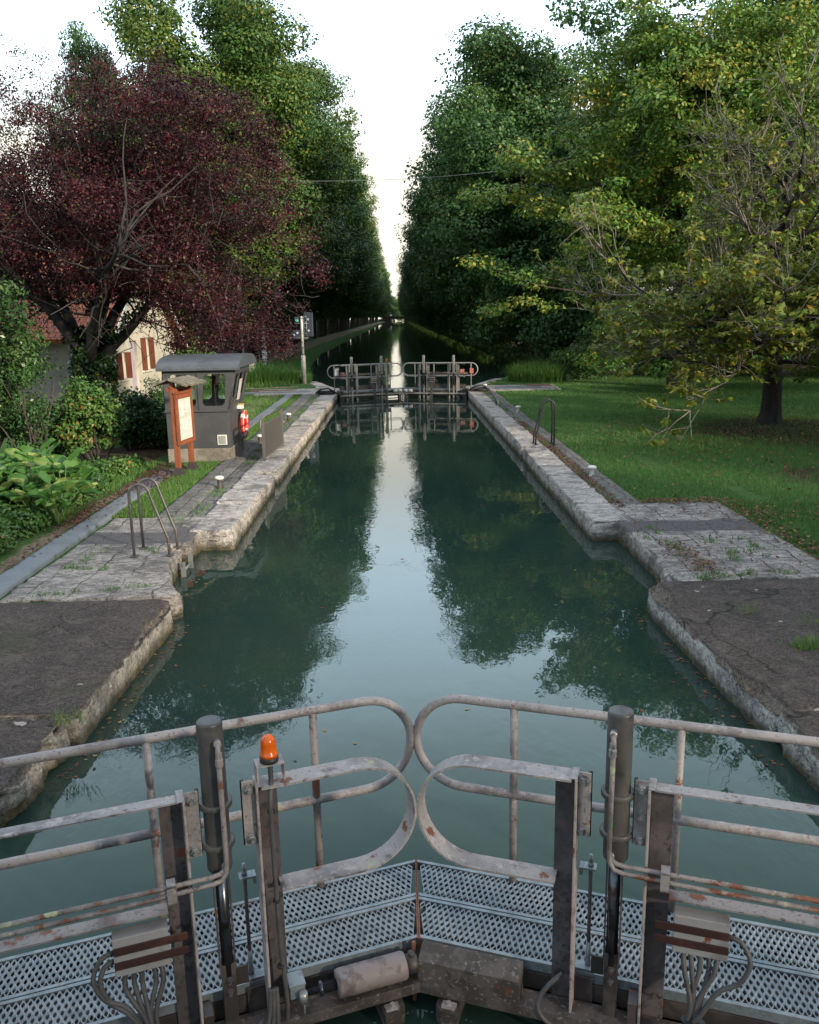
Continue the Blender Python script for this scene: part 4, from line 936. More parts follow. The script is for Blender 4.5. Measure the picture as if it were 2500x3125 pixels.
MB().lathe([(.07, 0), (.07, .05), (.03, .065)], (-.22, .02, 2.88), 14, Matrix.Rotation(R(90), 4, 'X')).build('lamp', M['lampg'], h_)
m = MB()
for x in (.09, .22):
    m.tube([(x, -.02, 2.0), (x, -.02, 3.1)], .012, 6)
for z in (2.05, 2.3, 2.55, 2.8, 3.05): m.tube([(.09, -.02, z), (.22, -.02, z)], .012, 6)
m.tube([(-.5, .0, 2.1), (.3, 0, 2.1)], .014, 6).tube([(-.3, 0, 2.75), (.3, 0, 2.75)], .014, 6)
m.build('signal_frame', M['galvdull'], sp)
# lamp post behind the cabin
lp = thing('lamp_post', 'slim grey green lamp post with small lantern behind the cabin roof', 'lamp post', (-9.0, 50, -.05))
M['lpg'] = mat('grey_green_paint', (.11, .14, .135), .5)
MB().lathe([(.09, 0), (.09, .8), (.055, .9), (.045, 4.2)], (0, 0, 0), 12).build('post', M['lpg'], lp)
MB().lathe([(.05, 4.2), (.12, 4.26), (.15, 4.6), (.16, 4.62), (.05, 4.78), (.02, 4.82)], (0, 0, 0), 12).build('lantern', M['lpg'], lp)
# pale marker post on the bank
mk = thing('marker_post', 'small pale stone marker post with a white panel on the left bank', 'marker post', (-8.55, 55, -.05))
M['palestone'] = mat('pale_stone', (.44, .42, .38), .8, 0, [(5, (.30, .28, .25), .45, .65)])
MB().box(-.14, .14, -.12, .12, 0, 1.55, bev=.02).build('shaft', M['palestone'], mk)
MB().box(-.15, .15, -.135, -.122, .55, 1.0, bev=.004).build('panel', M['white'], mk)
MB().lathe([(.12, 1.55), (.15, 1.6), (.10, 1.68), (.12, 1.85), (.07, 2.02), (.085, 2.12), (.03, 2.22)], (0, 0, 0), 12).build('finial', M['palestone'], mk)
lwl = thing('low_wall', 'low pale concrete parapet behind the cabin roof on the left bank', 'low wall', (-9.2, 47, -.05))
MB().box(-1.3, 1.3, -.2, .2, 0, .8, bev=.03).build('wall_body', M['palestone'], lwl); MB().box(-1.4, 1.4, -.26, .26, .802, .92, bev=.03).build('wall_cap', M['strip'], lwl)
# cable over the lock
cb = MB(); pts = []
for k in range(41):
    t = k/40; pts.append((-14+27*t, 44, 10.2-1.1*(1-(2*t-1)**2)+.6*t))
cbl = cb.tube(pts, .010, 6).build('overhead_cable', M['galvdull']); tag(cbl, 'thin overhead cable strung across the lock between the tree crowns', 'cable')
# far footbridge closing the canal
fb = thing('footbridge', 'small dark footbridge with railings at the far end of the canal', 'bridge', (0.3, 560, 0))
MB().box(-9.5, 9.5, -1.5, 1.5, 1.5, 2.9).build('deck', M['steel'], fb)
for s in (-1, 1): MB().box(s*4.2, s*12, -2, 2, -1.5, 1.495).build('abutment', M['steel'], fb)
m = MB()
for y in (-1.4,):
    m.box(-8, 8, y-.06, y+.06, 5.3, 5.5).box(-8, 8, y-.06, y+.06, 4.1, 4.25)
    for x in np.linspace(-7.5, 7.5, 7): m.box(x-.08, x+.08, y-.08, y+.08, 2.9, 5.3)
m.build('railing', M['galvdull'], fb)
# gate machinery heaps at the far gate heels
M['cable'] = M['black']
for sx, lab in ((-1, 'dark heap of gate arm and hoses on the left quay by the far gate'), (1, 'dark gate arm housing on the right quay by the far gate')):
    g = thing('gate_mechanism', lab, 'gate machinery', (sx*3.0, 33.75, 0))
    MB().box(-.34, .34, -.1, .16, 0, .16, bev=.03).build('arm_base', M['steel'], g)
    m = MB().tube([(-.4, -.12, .06), (-.2, -.2, .22), (.1, -.18, .26), (.42, -.1, .05)], .035, 8).tube([(-.3, -.05, .05), (0, -.25, .14), (.35, -.22, .04)], .03, 8); build_pieces(m, 'hose', M['black'], g)

# ------------------------------------------------------------------ lock keeper's house
M['render'] = mat('cream_render', (.44, .40, .345), .9, 0, [(1.2, (.36, .325, .28), .42, .66), (6, (.48, .44, .385), .55, .68), (3, (.38, .30, .21), .66, .75)], (40, .4, .006))
M['rendershade'] = mat('shaded_cream_render', (.26, .235, .22), .9, 0, [(1.2, (.21, .19, .18), .42, .66), (6, (.31, .285, .27), .55, .68), (4, (.38, .36, .34), .70, .75)], (40, .4, .006))  # cream render greyed: shade on the bridge-facing wall is put into the colour
m, nt, b, out = nodes('orange_roof_tiles'); M['tiles'] = m
v = coord(nt, 'Object'); br = nt.nodes.new('ShaderNodeTexBrick'); nt.links.new(v, br.inputs['Vector'])
br.inputs['Scale'].default_value = 1; br.inputs['Brick Width'].default_value = .24; br.inputs['Row Height'].default_value = .32; br.inputs['Mortar Size'].default_value = .02
br.inputs['Color1'].default_value = (.42, .12, .055, 1); br.inputs['Color2'].default_value = (.30, .085, .045, 1); br.inputs['Mortar'].default_value = (.05, .02, .015, 1)
c = mix(nt, ramp(nt, nz(nt, 3, 5, .6, v), .52, .68), br.outputs['Color'], (.18, .075, .05)); nt.links.new(c, b.inputs['Base Color']); b.inputs['Roughness'].default_value = .85
bumpn(nt, b, mth(nt, 'SUBTRACT', 1.0, br.outputs['Fac']), .8, .03)
hs = thing('house', 'cream rendered house with orange tiled roof and brown shutters behind the plum tree', 'house', (-10.6, 36.2, 0))
gab = [(-4.7, -1.2), (4.9, -1.2), (4.9, 2.15), (0, 5.45), (-4.7, 2.45)]
wins = [(-.62, .55, .98, 2.28), (-3.85, -2.75, .82, 1.80)]
door = (-2.15, -1.20, -.05, 2.2)
holes = [[(a, c_), (b_, c_), (b_, d), (a, d)] for a, b_, c_, d in wins+[door]]
link('gable_wall', plate_mesh(gab, holes, .3, quad_frame((-.15, 0, 0), (0, 1, 0), (0, 0, 1))), M['render'], hs)
MB().box(-14, -.301, -4.7, -4.4, -1.2, 2.6).build('front_wall', M['rendershade'], hs)
MB().box(-14, -.301, 4.6, 4.9, -1.2, 2.1).build('rear_wall', M['rendershade'], hs)
MB().box(-14, -.05, -4.76, -4.703, -1.2, -.28, bev=.01).build('plinth', mat('purple_grey_plinth', (.12, .095, .10), .9, 0, [(3, (.08, .065, .065), .45, .65)], (20, .5, .01)), hs)
M['shutter'] = mat('red_brown_shutter', (.13, .034, .017), .6, 0, [(8, (.09, .026, .014), .48, .62)], scale=(1, 1, .3))
M['wframe'] = mat('cream_frame', (.52, .48, .42), .6)
M['darkglass'] = mat('dark_glass', (.025, .03, .035), .08, 0)
for a, b_, c_, d in wins:
    wf = MB().box(-.13, -.07, a, a+.07, c_, d).box(-.13, -.07, b_-.07, b_, c_, d).box(-.13, -.07, a+.071, b_-.071, c_, c_+.07).box(-.13, -.07, a+.071, b_-.071, d-.07, d).box(-.13, -.07, (a+b_)/2-.03, (a+b_)/2+.03, c_+.071, d-.071).build('window', M['wframe'], hs)
    MB().box(-.12, -.10, a+.072, b_-.072, c_+.072, d-.072).build('pane', M['darkglass'], wf)
    MB().box(-.02, .09, a-.1, b_+.1, c_-.09, c_-.004, bev=.01).build('sill', M['wframe'], wf)
    for s, (p0, p1) in enumerate(((a-.04, a+.02), (b_-.02, b_+.04))):        # shutters folded open, standing off the wall
        y = a if s == 0 else b_
        MB().box(.003, .21, y-.03, y+.03, c_, d, bev=.006).build('shutter', M['shutter'], wf)
dr = MB().box(-.16, -.10, door[0]+.01, door[1]-.01, door[2], door[3]).build('door', mat('pale_lilac_door', (.36, .31, .37), .6, 0, [(3, (.30, .26, .31), .45, .65)]), hs)
MB().box(-.10, -.055, door[0]+.08, door[0]+.16, .95, 1.05).build('handle', M['galvdull'], dr)
MB().box(0.003, .55, door[0]-.2, door[1]+.2, -.25, -.04, bev=.02).build('doorstep', M['palestone'], hs)
rf = None
for nm, y_e, z_e in (('roof_slope', -5.25, 2.35), ('roof_slope', 5.7, 1.72)):
    L_ = math.hypot(y_e, 5.62-z_e); ang = math.atan2(5.62-z_e, -y_e if y_e < 0 else y_e)
    me = bpy.data.meshes.new('roof_slope'); m = MB().box(-14.3, .38, -L_, 0, -.10, .06)
    o = m.build('roof_slope', M['tiles'], hs)
    o.location = (0, 0, 5.60); o.rotation_euler = (ang, 0, 0) if y_e < 0 else (ang, 0, PI)
    if y_e > 0: 
        for v_ in o.data.vertices: v_.co.x = -v_.co.x
        o.data.flip_normals()
    vb = MB().box(.382 if y_e < 0 else -.42, .42 if y_e < 0 else -.382, -L_, 0, -.16, .07).build('verge_board', M['white'], o)
    rf = o
MB().box(-14.3, .4, -.14, .14, 5.62, 5.76, bev=.04).build('ridge_tiles', M['tiles'], hs)
# ------------------------------------------------------------------ trees and plants
def tree(name, label, cat, loc, crown_me, crown_mat, wood_me, wood_mat, rz=0, sc_=1.0, group=None):
    g = thing(name, label, cat, loc, rz, group); g.scale = (sc_,)*3 if not isinstance(sc_, tuple) else sc_
    link('trunk', wood_me, None if wood_me.materials else wood_mat, g); link('crown', crown_me, None if crown_me.materials else crown_mat, g)
    return g
def mb_mesh(mb, name):
    me = bpy.data.meshes.new(name); me.from_pydata([tuple(v) for v in mb.v], [], mb.f); me.update()
    for p, q in zip(me.polygons, mb.sm): p.use_smooth = q
    return me
# --- plane trees of the two canal rows (crown centre given relative to the trunk foot)
def plane_parts(seed, H, cx, rx, ry, zlow, dens, tone, L=.30):
    rng = np.random.default_rng(seed)
    zc = (H+zlow)/2; rz_ = (H-zlow)/2
    bl = crown_blobs(rng, (cx, 0, zc), (rx, ry, rz_), 95, 1.1, 2.3, .72, core=.12)
    # fill the skirt so the boughs hang almost to the ground
    sk_ = crown_blobs(rng, (cx, 0, zlow+rz_*.55), (rx*.92, ry*.92, rz_*.62), 45, 1.0, 1.9, .8, core=.05)
    bl = np.concatenate([bl, sk_])
    cm = leaf_mesh('crown', [blob_leaves(rng, bl, dens*1.25, L, L*.72, .6, .38, .35, tone, .34)])
    mb = MB(); limb(mb, grow(rng, (0, 0, -.3), (cx*.02, 0, 1), zc*.75, 8, .05), .48, .28, 10)
    for k in range(11):
        a = k*2.4; z0 = rng.uniform(3.2, zc*.7)
        limb(mb, grow(rng, (0, 0, z0), (math.cos(a)*.8+cx*.06, math.sin(a)*.8, .9), rng.uniform(5, 9), 7, .16, (0, 0, .25)), .19, .03, 6)
    return cm, mb_mesh(mb, 'trunk')
pl = [plane_parts(101, 27, 2.0, 7.6, 6.2, 2.6, 32, .60, .205), plane_parts(102, 25, 2.0, 7.6, 6.2, 2.4, 30, .44, .21), plane_parts(103, 24.5, 1.8, 7.4, 6.6, 3.0, 28, .42, .21)]
lab_l = 'plane tree standing in the left row along the towpath, beyond the first tree'
y = 58.0; k = 0; rngT = np.random.default_rng(5)
while y < 560:
    cm, tm = pl[k % 3] if k else pl[0]
    lab = 'tall yellow-tinged plane tree at the near end of the left row, behind the plum tree' if k == 0 else lab_l
    tree('plane_tree', lab, 'tree', (-13.3 if k == 0 else -12.4+rngT.uniform(-.3, .3), y, 0), cm, M['lf_plane'], tm, M['bark_plane'], rngT.uniform(-.5, .5), 1.0 if k == 0 else rngT.uniform(.93, 1.08), None if k == 0 else 'plane trees of the left towpath row')
    y += 8.5 if y < 200 else 13; k += 1
tree('plane_tree', 'rounded green tree top left of the tall plane, above the plum tree', 'tree', (-19.6, 62, 0), pl[1][0], M['lf_plane'], pl[1][1], M['bark_plane'], 2.6, (.5, .5, .93))
pr = [plane_parts(116, 22.5, -2.0, 9.4, 7.2, .4, 30, .48, .205), plane_parts(112, 22, -2.2, 9.4, 7.0, .2, 27, .46, .21), plane_parts(113, 22, -2.0, 9.6, 7.2, .4, 27, .43, .21)]
y = 52.0; k = 0
while y < 560:
    cm, tm = pr[k % 3]
    lab = 'dark green tree leaning over the water beyond the far gate, first on the right' if k == 0 else 'dark green tree in the right canal row, beyond the first leaning tree'
    tree('canal_tree', lab, 'tree', (11.2 if k == 0 else 11.8+rngT.uniform(-.4, .4), y, -.1), cm, M['lf_plane_dark'], tm, M['bark_plane'], rngT.uniform(-.35, .35), (1.0, 1.0, .99) if k == 0 else rngT.uniform(.95, 1.02), None if k == 0 else 'trees of the right canal row')
    y += 9 if y < 200 else 13; k += 1
for x, yy in ((3, 600), (-7, 612), (12, 615), (-2, 640)): tree('canal_tree', 'tree closing the far end of the canal behind the footbridge', 'tree', (x, yy, -1.5), pr[1][0], M['lf_plane_dark'], pr[1][1], M['bark_plane'], 1.0+yy, .9, 'trees behind the footbridge')
# unseen trees added behind the bridge on the right: they keep the low sun off the lock and the lawn
for k, (x, yy, s_) in enumerate(((-14, -50, .7), (-6, -44, .7), (1, -38, .72), (7, -33.5, .7), (12.5, -28.5, .72), (18, -23, .7), (23, -17.5, .72), (28.5, -12, .7), (34, -6.5, .72), (40, -.5, .7), (46, 6, .72), (52, 13, .7))):
    tree('canal_tree', 'unseen tree added behind the viewer on the right to block the low sun', 'tree', (x, yy, 0), pr[k % 3][0], M['lf_plane_dark'], pr[k % 3][1], M['bark_plane'], 1.3*k, s_, 'added shade trees behind the viewer')
# second rank on the right keeps the sky out behind the lawn
for k, (x, yy, s) in enumerate(((24, 48, 1.0), (22, 60, .95), (33, 54, 1.05), (19.5, 37, .8), (26, 34, .95))):
    tree('canal_tree', 'shaded dark tree in the thicket behind the right lawn', 'tree', (x, yy, 0), pr[(k+1) % 3][0], M['lf_plane_dark'], pr[(k+1) % 3][1], M['bark_plane'], 1.3*k, s, 'thicket behind the right lawn')

# --- lime tree on the lawn, layered drooping sprays
rng = np.random.default_rng(21)
mb = MB(); bl = []
limb(mb, grow(rng, (0, 0, -.2), (-.05, -.03, 1), 9.5, 10, .05), .42, .16, 10)
for k in range(34):
    a = k*2.399; z0 = 2.6+k*.275; ln = 7.6*(1-.55*(k/34)**1.6)*rng.uniform(.82, 1.08)
    d = (math.cos(a), math.sin(a), .38+.5*k/34)
    p = grow(rng, (0, 0, z0*.92), d, ln, 9, .10, (0, 0, -.10+.2*k/34)); limb(mb, p, .12, .015, 6)
    for q in range(2, len(p)):
        for j in range(2):
            off = rng.normal(0, .5, 3)*np.array([1, 1, .45]); s = rng.uniform(.5, 1.1)
            bl.append([*(p[q]+off*(.6+.14*q)), s, s, s*.42])
        if rng.random() < .7:
            d2 = unit(np.array([*rng.normal(0, 1, 2), .5])); limb(mb, grow(rng, p[q], d2, rng.uniform(.8, 1.8), 4, .2, (0, 0, -.2)), .03, .008, 4)
for k in range(60):
    d = unit(rng.normal(0, 1, 3)); 
    if d[2] < -.2: d[2] *= -1
    s = rng.uniform(.7, 1.2); bl.append([*(np.array([-.2, -.2, 9.2])+d*np.array([5.0, 5.0, 6.6])*rng.uniform(.55, .95)), s, s, s*.55])
for k in range(70):
    a = rng.uniform(PI*.75, PI*1.75); r0 = rng.uniform(3.2, 6.6); s = rng.uniform(.55, 1.0)
    if r0*math.cos(a) > -3.4: bl.append([r0*math.cos(a), r0*.8*math.sin(a), rng.uniform(.7, 3.2), s, s, s*.45])
for (x, yv, z) in ((-6.2, -2.4, 4.0), (-7.0, -2.9, 4.3), (-7.8, -3.3, 4.6), (-8.5, -3.7, 4.8), (-6.6, -2.6, 3.4), (-7.4, -3.2, 3.2), (-8.0, -3.5, 3.1), (-5.6, -2, 3.2)):
    s = rng.uniform(.45, .7); bl.append([x, yv, z, s, s*.9, s*.4])
limb(mb, np.array([(0, 0, 3.3), (-3.5, -1.2, 3.6), (-6.2, -2.4, 3.95), (-7.6, -3.1, 4.4), (-8.5, -3.7, 4.8)]), .06, .01, 5)
lime_c = leaf_mesh('crown', [blob_leaves(rng, np.array(bl), 46, .155, .10, .75, .55, .45, .66, .34)])
tree('lime_tree', 'bright green lime tree at the back of the right lawn with layered drooping boughs', 'tree', (11.2, 35, 0), lime_c, M['lf_lime'], mb_mesh(mb, 'trunk'), M['bark'], 0)

M['bark_shaded'] = mat('dark_shaded_bark', (.026, .021, .019), .9, 0, [(6, (.014, .011, .011), .42, .6), (14, (.05, .042, .036), .58, .7)], (9, .9, .03), scale=(1, 1, .3))  # brown bark darkened: shade under the boughs is put into the colour
# --- near tree on the right: long whippy half-bare branches, yellowing leaves
rng = np.random.default_rng(33)
tk = MB(); tw = MB(); LP = []; LA = []; LN = []; LV = []
tk.tube([(0, 0, -.3), (0, 0, .02), (.01, -.01, .14), (.02, -.02, .32), (.02, -.02, .6), (.02, 0, 1.4), (-.05, 0, 2.4), (-.05, 0, 3.4), (.05, .1, 5), (.1, .1, 7)], [.42, .36, .31, .275, .25, .23, .21, .18, .14, .10], 14, cap=False)
def twig(p, d, ln, lvl, tone, bare=.30):
    pts = grow(rng, p, d, ln, 6, .11, (0, 0, .28)); limb(tw, pts, .010 if lvl else .013, .0035, 4)
    if rng.random() < bare: return
    for t in np.linspace(.66, 1, 5):
        i = min(int(t*6), 5); q = pts[i]+(pts[i+1]-pts[i])*(t*6-i if i < 6 else 1)
        for j in range(4):
            a = unit(np.array([*rng.normal(0, 1, 2), -.35]))
            LP.append(q+a*rng.uniform(.05, .14)); LA.append(a); LN.append(np.array([0, 0, 1.0])+rng.normal(0, .25, 3)); LV.append(np.clip(rng.normal(tone, .17), 0, 1))
for k in range(27):
    a = k*2.399+.4; z0 = 1.25+k*.185; up = .10+.035*k
    side = 1.0+.45*max(0, -math.cos(a))*(k < 9)-.48*max(0, -math.cos(a))*(k >= 9)+.30*max(0, -math.sin(a))
    ln = (rng.uniform(3.3, 4.6) if k < 8 else rng.uniform(2.6, 3.7))*(1-.15*k/40)*side
    p = grow(rng, (0, 0, z0), (math.cos(a), math.sin(a), up*.5), ln, 11, .09, (0, 0, .16+.02*k)); limb(tk, p, .062, .012, 6)
    for q in range(3, 12):
        nb_ = (2 if k < 16 else 1+(q % 2)) if q < 11 else 4
        for j in range(nb_):
            d0 = unit(p[min(q+1, 11)]-p[q-1]); sd_ = rng.normal(0, .8, 3); d = unit(d0*.9+sd_*np.array([1, 1, .5])+np.array([0, 0, .25]))
            l2 = rng.uniform(.7, 1.6); bp = grow(rng, p[q], d, l2, 5, .10, (0, 0, .25)); limb(tw, bp, .020, .009, 4)
            for t in (2, 3, 4, 5):
                for _ in range(1 if t < 5 else 2):
                    dd = unit(unit(bp[t]-bp[t-1])*.9+rng.normal(0, .55, 3)+np.array([0, 0, .2])); twig(bp[t], dd, rng.uniform(.35, .8), 1, .45+.22*rng.random()-.12*(k > 26), .35+.014*k)
for k in range(15):
    a = rng.uniform(PI*.62, PI*1.72) if k < 7 else rng.uniform(PI*1.22, PI*1.72); ln = rng.uniform(3.4, 5.4)
    p = grow(rng, (.0, 0, rng.uniform(1.7, 3.0)), (math.cos(a), math.sin(a), .12), ln, 11, .09, (0, 0, -.24)); limb(tk, p, .050, .010, 6)
    for q in range(4, 12):
        for j in range(3):
            d0 = unit(p[min(q+1, 11)]-p[q-1]); d = unit(d0*.8+rng.normal(0, .7, 3)*np.array([1, 1, .5])+np.array([0, 0, .22]))
            bp = grow(rng, p[q], d, rng.uniform(.6, 1.4), 5, .10, (0, 0, .2)); limb(tw, bp, .017, .008, 4)
            for t in (3, 4, 5):
                for _ in range(2): twig(bp[t], unit(unit(bp[t]-bp[t-1])*.9+rng.normal(0, .55, 3)+np.array([0, 0, .2])), rng.uniform(.3, .7), 1, .55+.2*rng.random())
LP = np.array(LP); keep = rng.random(len(LP)) < .72
walnut_c = leaf_mesh('crown', [leaf_quads(rng, LP[keep], np.array(LN)[keep], .16, .085, .5, np.array(LV)[keep], np.array(LA)[keep])])
g = tree('walnut_tree', 'yellowing half-bare tree with whippy pale twigs, nearest on the right lawn', 'tree', (9.64, 22.5, -.02), walnut_c, M['lf_walnut'], mb_mesh(tk, 'trunk'), M['bark_shaded'], 0)
link('twigs', mb_mesh(tw, 'twigs'), M['twig'], g)

# --- purple plum with an ivy-clad trunk
rng = np.random.default_rng(44)
PX, PY, PZ = -9.0, 25.0, -.30
tk = MB(); tw = MB(); bl = []
base = np.array([(0, 0, -.2), (0, 0, .2), (.03, 0, .9), (.05, -.05, 1.7), (.08, 0, 2.3)])
limb(tk, base, .34, .28, 12)
mains = [((.2, -.05, 2.1), (.75, -.25, .75), 6.0), ((.0, .1, 2.3), (.10, .25, 1), 6.8), ((-.15, 0, 2.2), (-.55, .05, .95), 6.8), ((.1, -.2, 2.2), (.35, -.55, .85), 5.8), ((.1, .1, 2.4), (.6, .45, .9), 6.2), ((-.1, -.1, 2.3), (-.35, -.5, 1), 6.0), ((-.1, .2, 2.3), (-.6, .5, .9), 5.8), ((.1, 0, 2.3), (.55, -.05, 1.1), 6.8)]
def plum_ok(P):       # broad crown, heavier on the canal side, open on the left
    x, y, z = P
    a = ((x-2.7)/3.6)**2+((y+.3)/4.0)**2+((z-5.7)/4.0)**2
    b_ = ((x+1.9)/3.3)**2+((y-.2)/3.2)**2+((z-7.4)/3.7)**2
    c_ = ((x-5.0)/2.0)**2+((y+1.2)/2.6)**2+((z-4.3)/2.1)**2
    return min(a, b_, c_) < 1
for p0, d0, ln in mains:
    p = grow(rng, p0, d0, ln, 10, .12, (0, 0, .1)); limb(tk, p, .17, .03, 8)
    for q in range(3, 11):
        for j in range(4):
            d = unit(rng.normal(0, 1, 3)*np.array([1, 1, .7])+unit(np.array(d0))*.6+np.array([.15, 0, .1])); l2 = rng.uniform(1.3, 3.0)
            b2 = grow(rng, p[q], d, l2, 6, .16, (0, 0, -.05)); limb(tw, b2, .035, .010, 5)
            for t in range(2, 7):
                if plum_ok(b2[t]) and (b2[t][0] > .7 or rng.random() < .55):
                    for _ in range(2):
                        s = rng.uniform(.30, .62); bl.append([*(b2[t]+rng.normal(0, .35, 3)), s, s, s*.8])
                    b3 = grow(rng, b2[t], unit(rng.normal(0, 1, 3)+np.array([.3, 0, -.1])), rng.uniform(.5, 1.1), 4, .2, (0, 0, -.15)); limb(tw, b3, .012, .004, 4)
n0_ = len(bl)
while len(bl) < n0_+1900:
    P_ = np.array([rng.uniform(-5.2, 8.4), rng.uniform(-4.3, 4), rng.uniform(1.8, 11.2)])
    if plum_ok(P_) and rng.random() < (1.0 if P_[0] > .9 else .62):
        s = rng.uniform(.28, .6); bl.append([*P_, s, s, s*.75])
        if rng.random() < .3: limb(tw, grow(rng, P_, rng.normal(0, 1, 3), rng.uniform(.5, 1.2), 4, .2), .010, .004, 4)
for k in range(34):    # sprays hanging towards the cabin roof
    t = rng.random(); bl.append([4.3+.5*t+rng.normal(0, .16), -4.4-.5*t+rng.normal(0, .2), 4.2-2.1*t+rng.normal(0, .2), .22, .22, .26])
limb(tw, np.array([(3.2, -2.8, 4.6), (3.9, -3.8, 4.5), (4.4, -4.4, 4.0), (4.7, -4.7, 3.2), (4.85, -4.85, 2.3)]), .04, .006, 5)
bl = np.array(bl); bl[:, 5] *= .8; bl = bl[vnoise(bl[:, :3], .75, 4) > np.where(bl[:, 0] < .4, .40, .43)]
bl = [b_ for b_ in bl if not (b_[2] < 4.0 and -.6 < b_[0] < 2.7)]
plum_c = leaf_mesh('crown', [blob_leaves(rng, np.array(bl), 62, .072, .042, .5, .8, .4, .48, .34, .24)])
g = tree('plum_tree', 'purple leaved plum tree with a forked ivy clad trunk in front of the house', 'tree', (PX, PY, PZ), plum_c, M['lf_plum'], mb_mesh(tk, 'trunk'), M['twig_plum'], 0)
link('twigs', mb_mesh(tw, 'twigs'), M['twig_plum'], g)
ib = []
for k in range(150):
    z = rng.uniform(.1, 3.0); a = rng.uniform(0, 2*PI); r0 = .42+.12*rng.random()
    ib.append([.04*z+r0*math.cos(a), r0*math.sin(a), z, .17, .17, .22])
for p0, d0, ln in mains[:4]:
    for t in np.linspace(.3, 2.6, 9): ib.append([*(np.array(p0)+unit(np.array(d0))*t+rng.normal(0, .06, 3)), .17, .17, .2])
link('ivy', leaf_mesh('ivy', [blob_leaves(rng, np.array(ib), 130, .105, .09, .1, .35, .5, .45, .3)]), M['lf_ivy'], g)

# --- shrubs
def shrub(name, label, cat, loc, rad, n, smin, smax, dens, L, W, m, seed, tone=.5, stems=10, flat=.8, group=None, bark='bark', shell=.6):
    rng = np.random.default_rng(seed); r = np.array(rad)
    bl = crown_blobs(rng, (0, 0, r[2]), r, n, smin, smax, flat, core=.2)
    me = leaf_mesh('foliage', [blob_leaves(rng, bl, dens, L, W, .4, shell, .4, tone, .3)])
    g = thing(name, label, cat, loc, 0, group); link('foliage', me, m, g)
    mb = MB()
    for k in range(stems):
        b_ = bl[rng.integers(len(bl))]; e = b_[:3]
        limb(mb, grow(rng, (rng.normal(0, .08), rng.normal(0, .08), -.1), e+np.array([0, 0, .1]), np.linalg.norm(e)*.95, 5, .1), .02+.012*r[2], .006, 5)
    link('stems', mb_mesh(mb, 'stems'), M[bark], g); return g
gz = ground_z1
shrub('laurel_tree', 'dark glossy green tree at the left edge before the shaded house wall', 'tree', (-9.0, 18.4, gz(-9.0, 18.4)+.75), (1.6, 1.3, 2.15), 85, .30, .55, 95, .115, .05, M['lf_laurel'], 61, .55, 16)
shrub('shrub', 'light green leafy shrub in front of the ivy clad trunk', 'shrub', (-6.75, 18.3, gz(-6.75, 18.3)), (.78, .6, .98), 60, .16, .34, 170, .085, .05, M['lf_shrub'], 62, .62, 14)
shrub('shrub', 'dark green shrub spreading beside the left corner of the cabin', 'shrub', (-5.95, 20.6, gz(-5.95, 20.6)), (.95, .8, .62), 55, .18, .36, 150, .08, .045, M['lf_laurel'], 63, .5, 12)
shrub('shrub', 'dark shaded shrub below the laurel, left of the light green shrub', 'shrub', (-8.0, 18.8, gz(-8, 18.8)), (.95, .8, .85), 60, .2, .4, 130, .085, .05, M['lf_laurel'], 64, .42, 12)
shrub('shrub', 'dark low shrub right behind the light green one, under the plum', 'shrub', (-6.6, 20.4, gz(-6.6, 20.4)), (.9, .7, .75), 55, .2, .36, 130, .08, .05, M['lf_laurel'], 65, .38, 12)
shrub('sapling', 'thin brownish sapling with sparse leaves against the shaded house wall', 'sapling', (-7.55, 17.4, gz(-7.55, 17.4)), (.55, .45, 1.28), 34, .13, .26, 95, .075, .035, M['lf_shrub'], 66, .35, 22, .9)
shrub('shrub', 'bright green bush behind the cabin roof at the end of the house', 'shrub', (-11.4, 45.5, -.05), (1.9, 1.3, 1.25), 60, .35, .7, 42, .15, .1, M['lf_shrub'], 67, .72, 10)
shrub('shrub', 'feathery young bush by the house door between trunk and cabin', 'shrub', (-8.6, 29.2, gz(-8.6, 29.2)), (1.15, .8, .8), 26, .2, .36, 46, .11, .04, M['lf_shrub'], 68, .45, 16)
shrub('shrub', 'white flowering bush right of the reed clump at the back of the lawn', 'shrub', (8.4, 39.6, -.05), (1.6, 1.0, .85), 50, .3, .55, 60, .12, .06, M['lf_shrub'], 69, .45, 10)
for k, (x, yy, rx, rz_) in enumerate(((12.5, 41.5, 2.2, 1.7), (16.0, 40.6, 2.4, 1.9), (19.6, 39.0, 2.4, 2.0), (23.5, 37, 2.5, 2.0), (10.4, 43.5, 1.8, 1.5))):
    shrub('hedge_bush', 'dark hedge bush in the shade behind the right lawn', 'shrub', (x, yy, -.05), (rx, 1.4, rz_), 55, .4, .8, 34, .15, .09, M['lf_plane_dark'], 70+k, .4, 8, group='bushes behind the right lawn')
src = shrub('hedge_bush', 'dark bush in the deep shade behind the trunks of the left tree row', 'shrub', (-18.5, 62, -.05), (3.4, 5.2, 2.9), 60, .8, 1.5, 12, .26, .17, M['lf_plane_dark'], 79, .35, 6, group='bushes behind the left tree row')
for k in range(1, 26):
    c = copy_tree(src); c.location = (-18.5-(k % 3)*.6, 62+k*8.5, -.05); c.rotation_euler = (0, 0, .25*(k % 4)-.3)
c = copy_tree(src); c.location = (-20.5, 53, -.05)
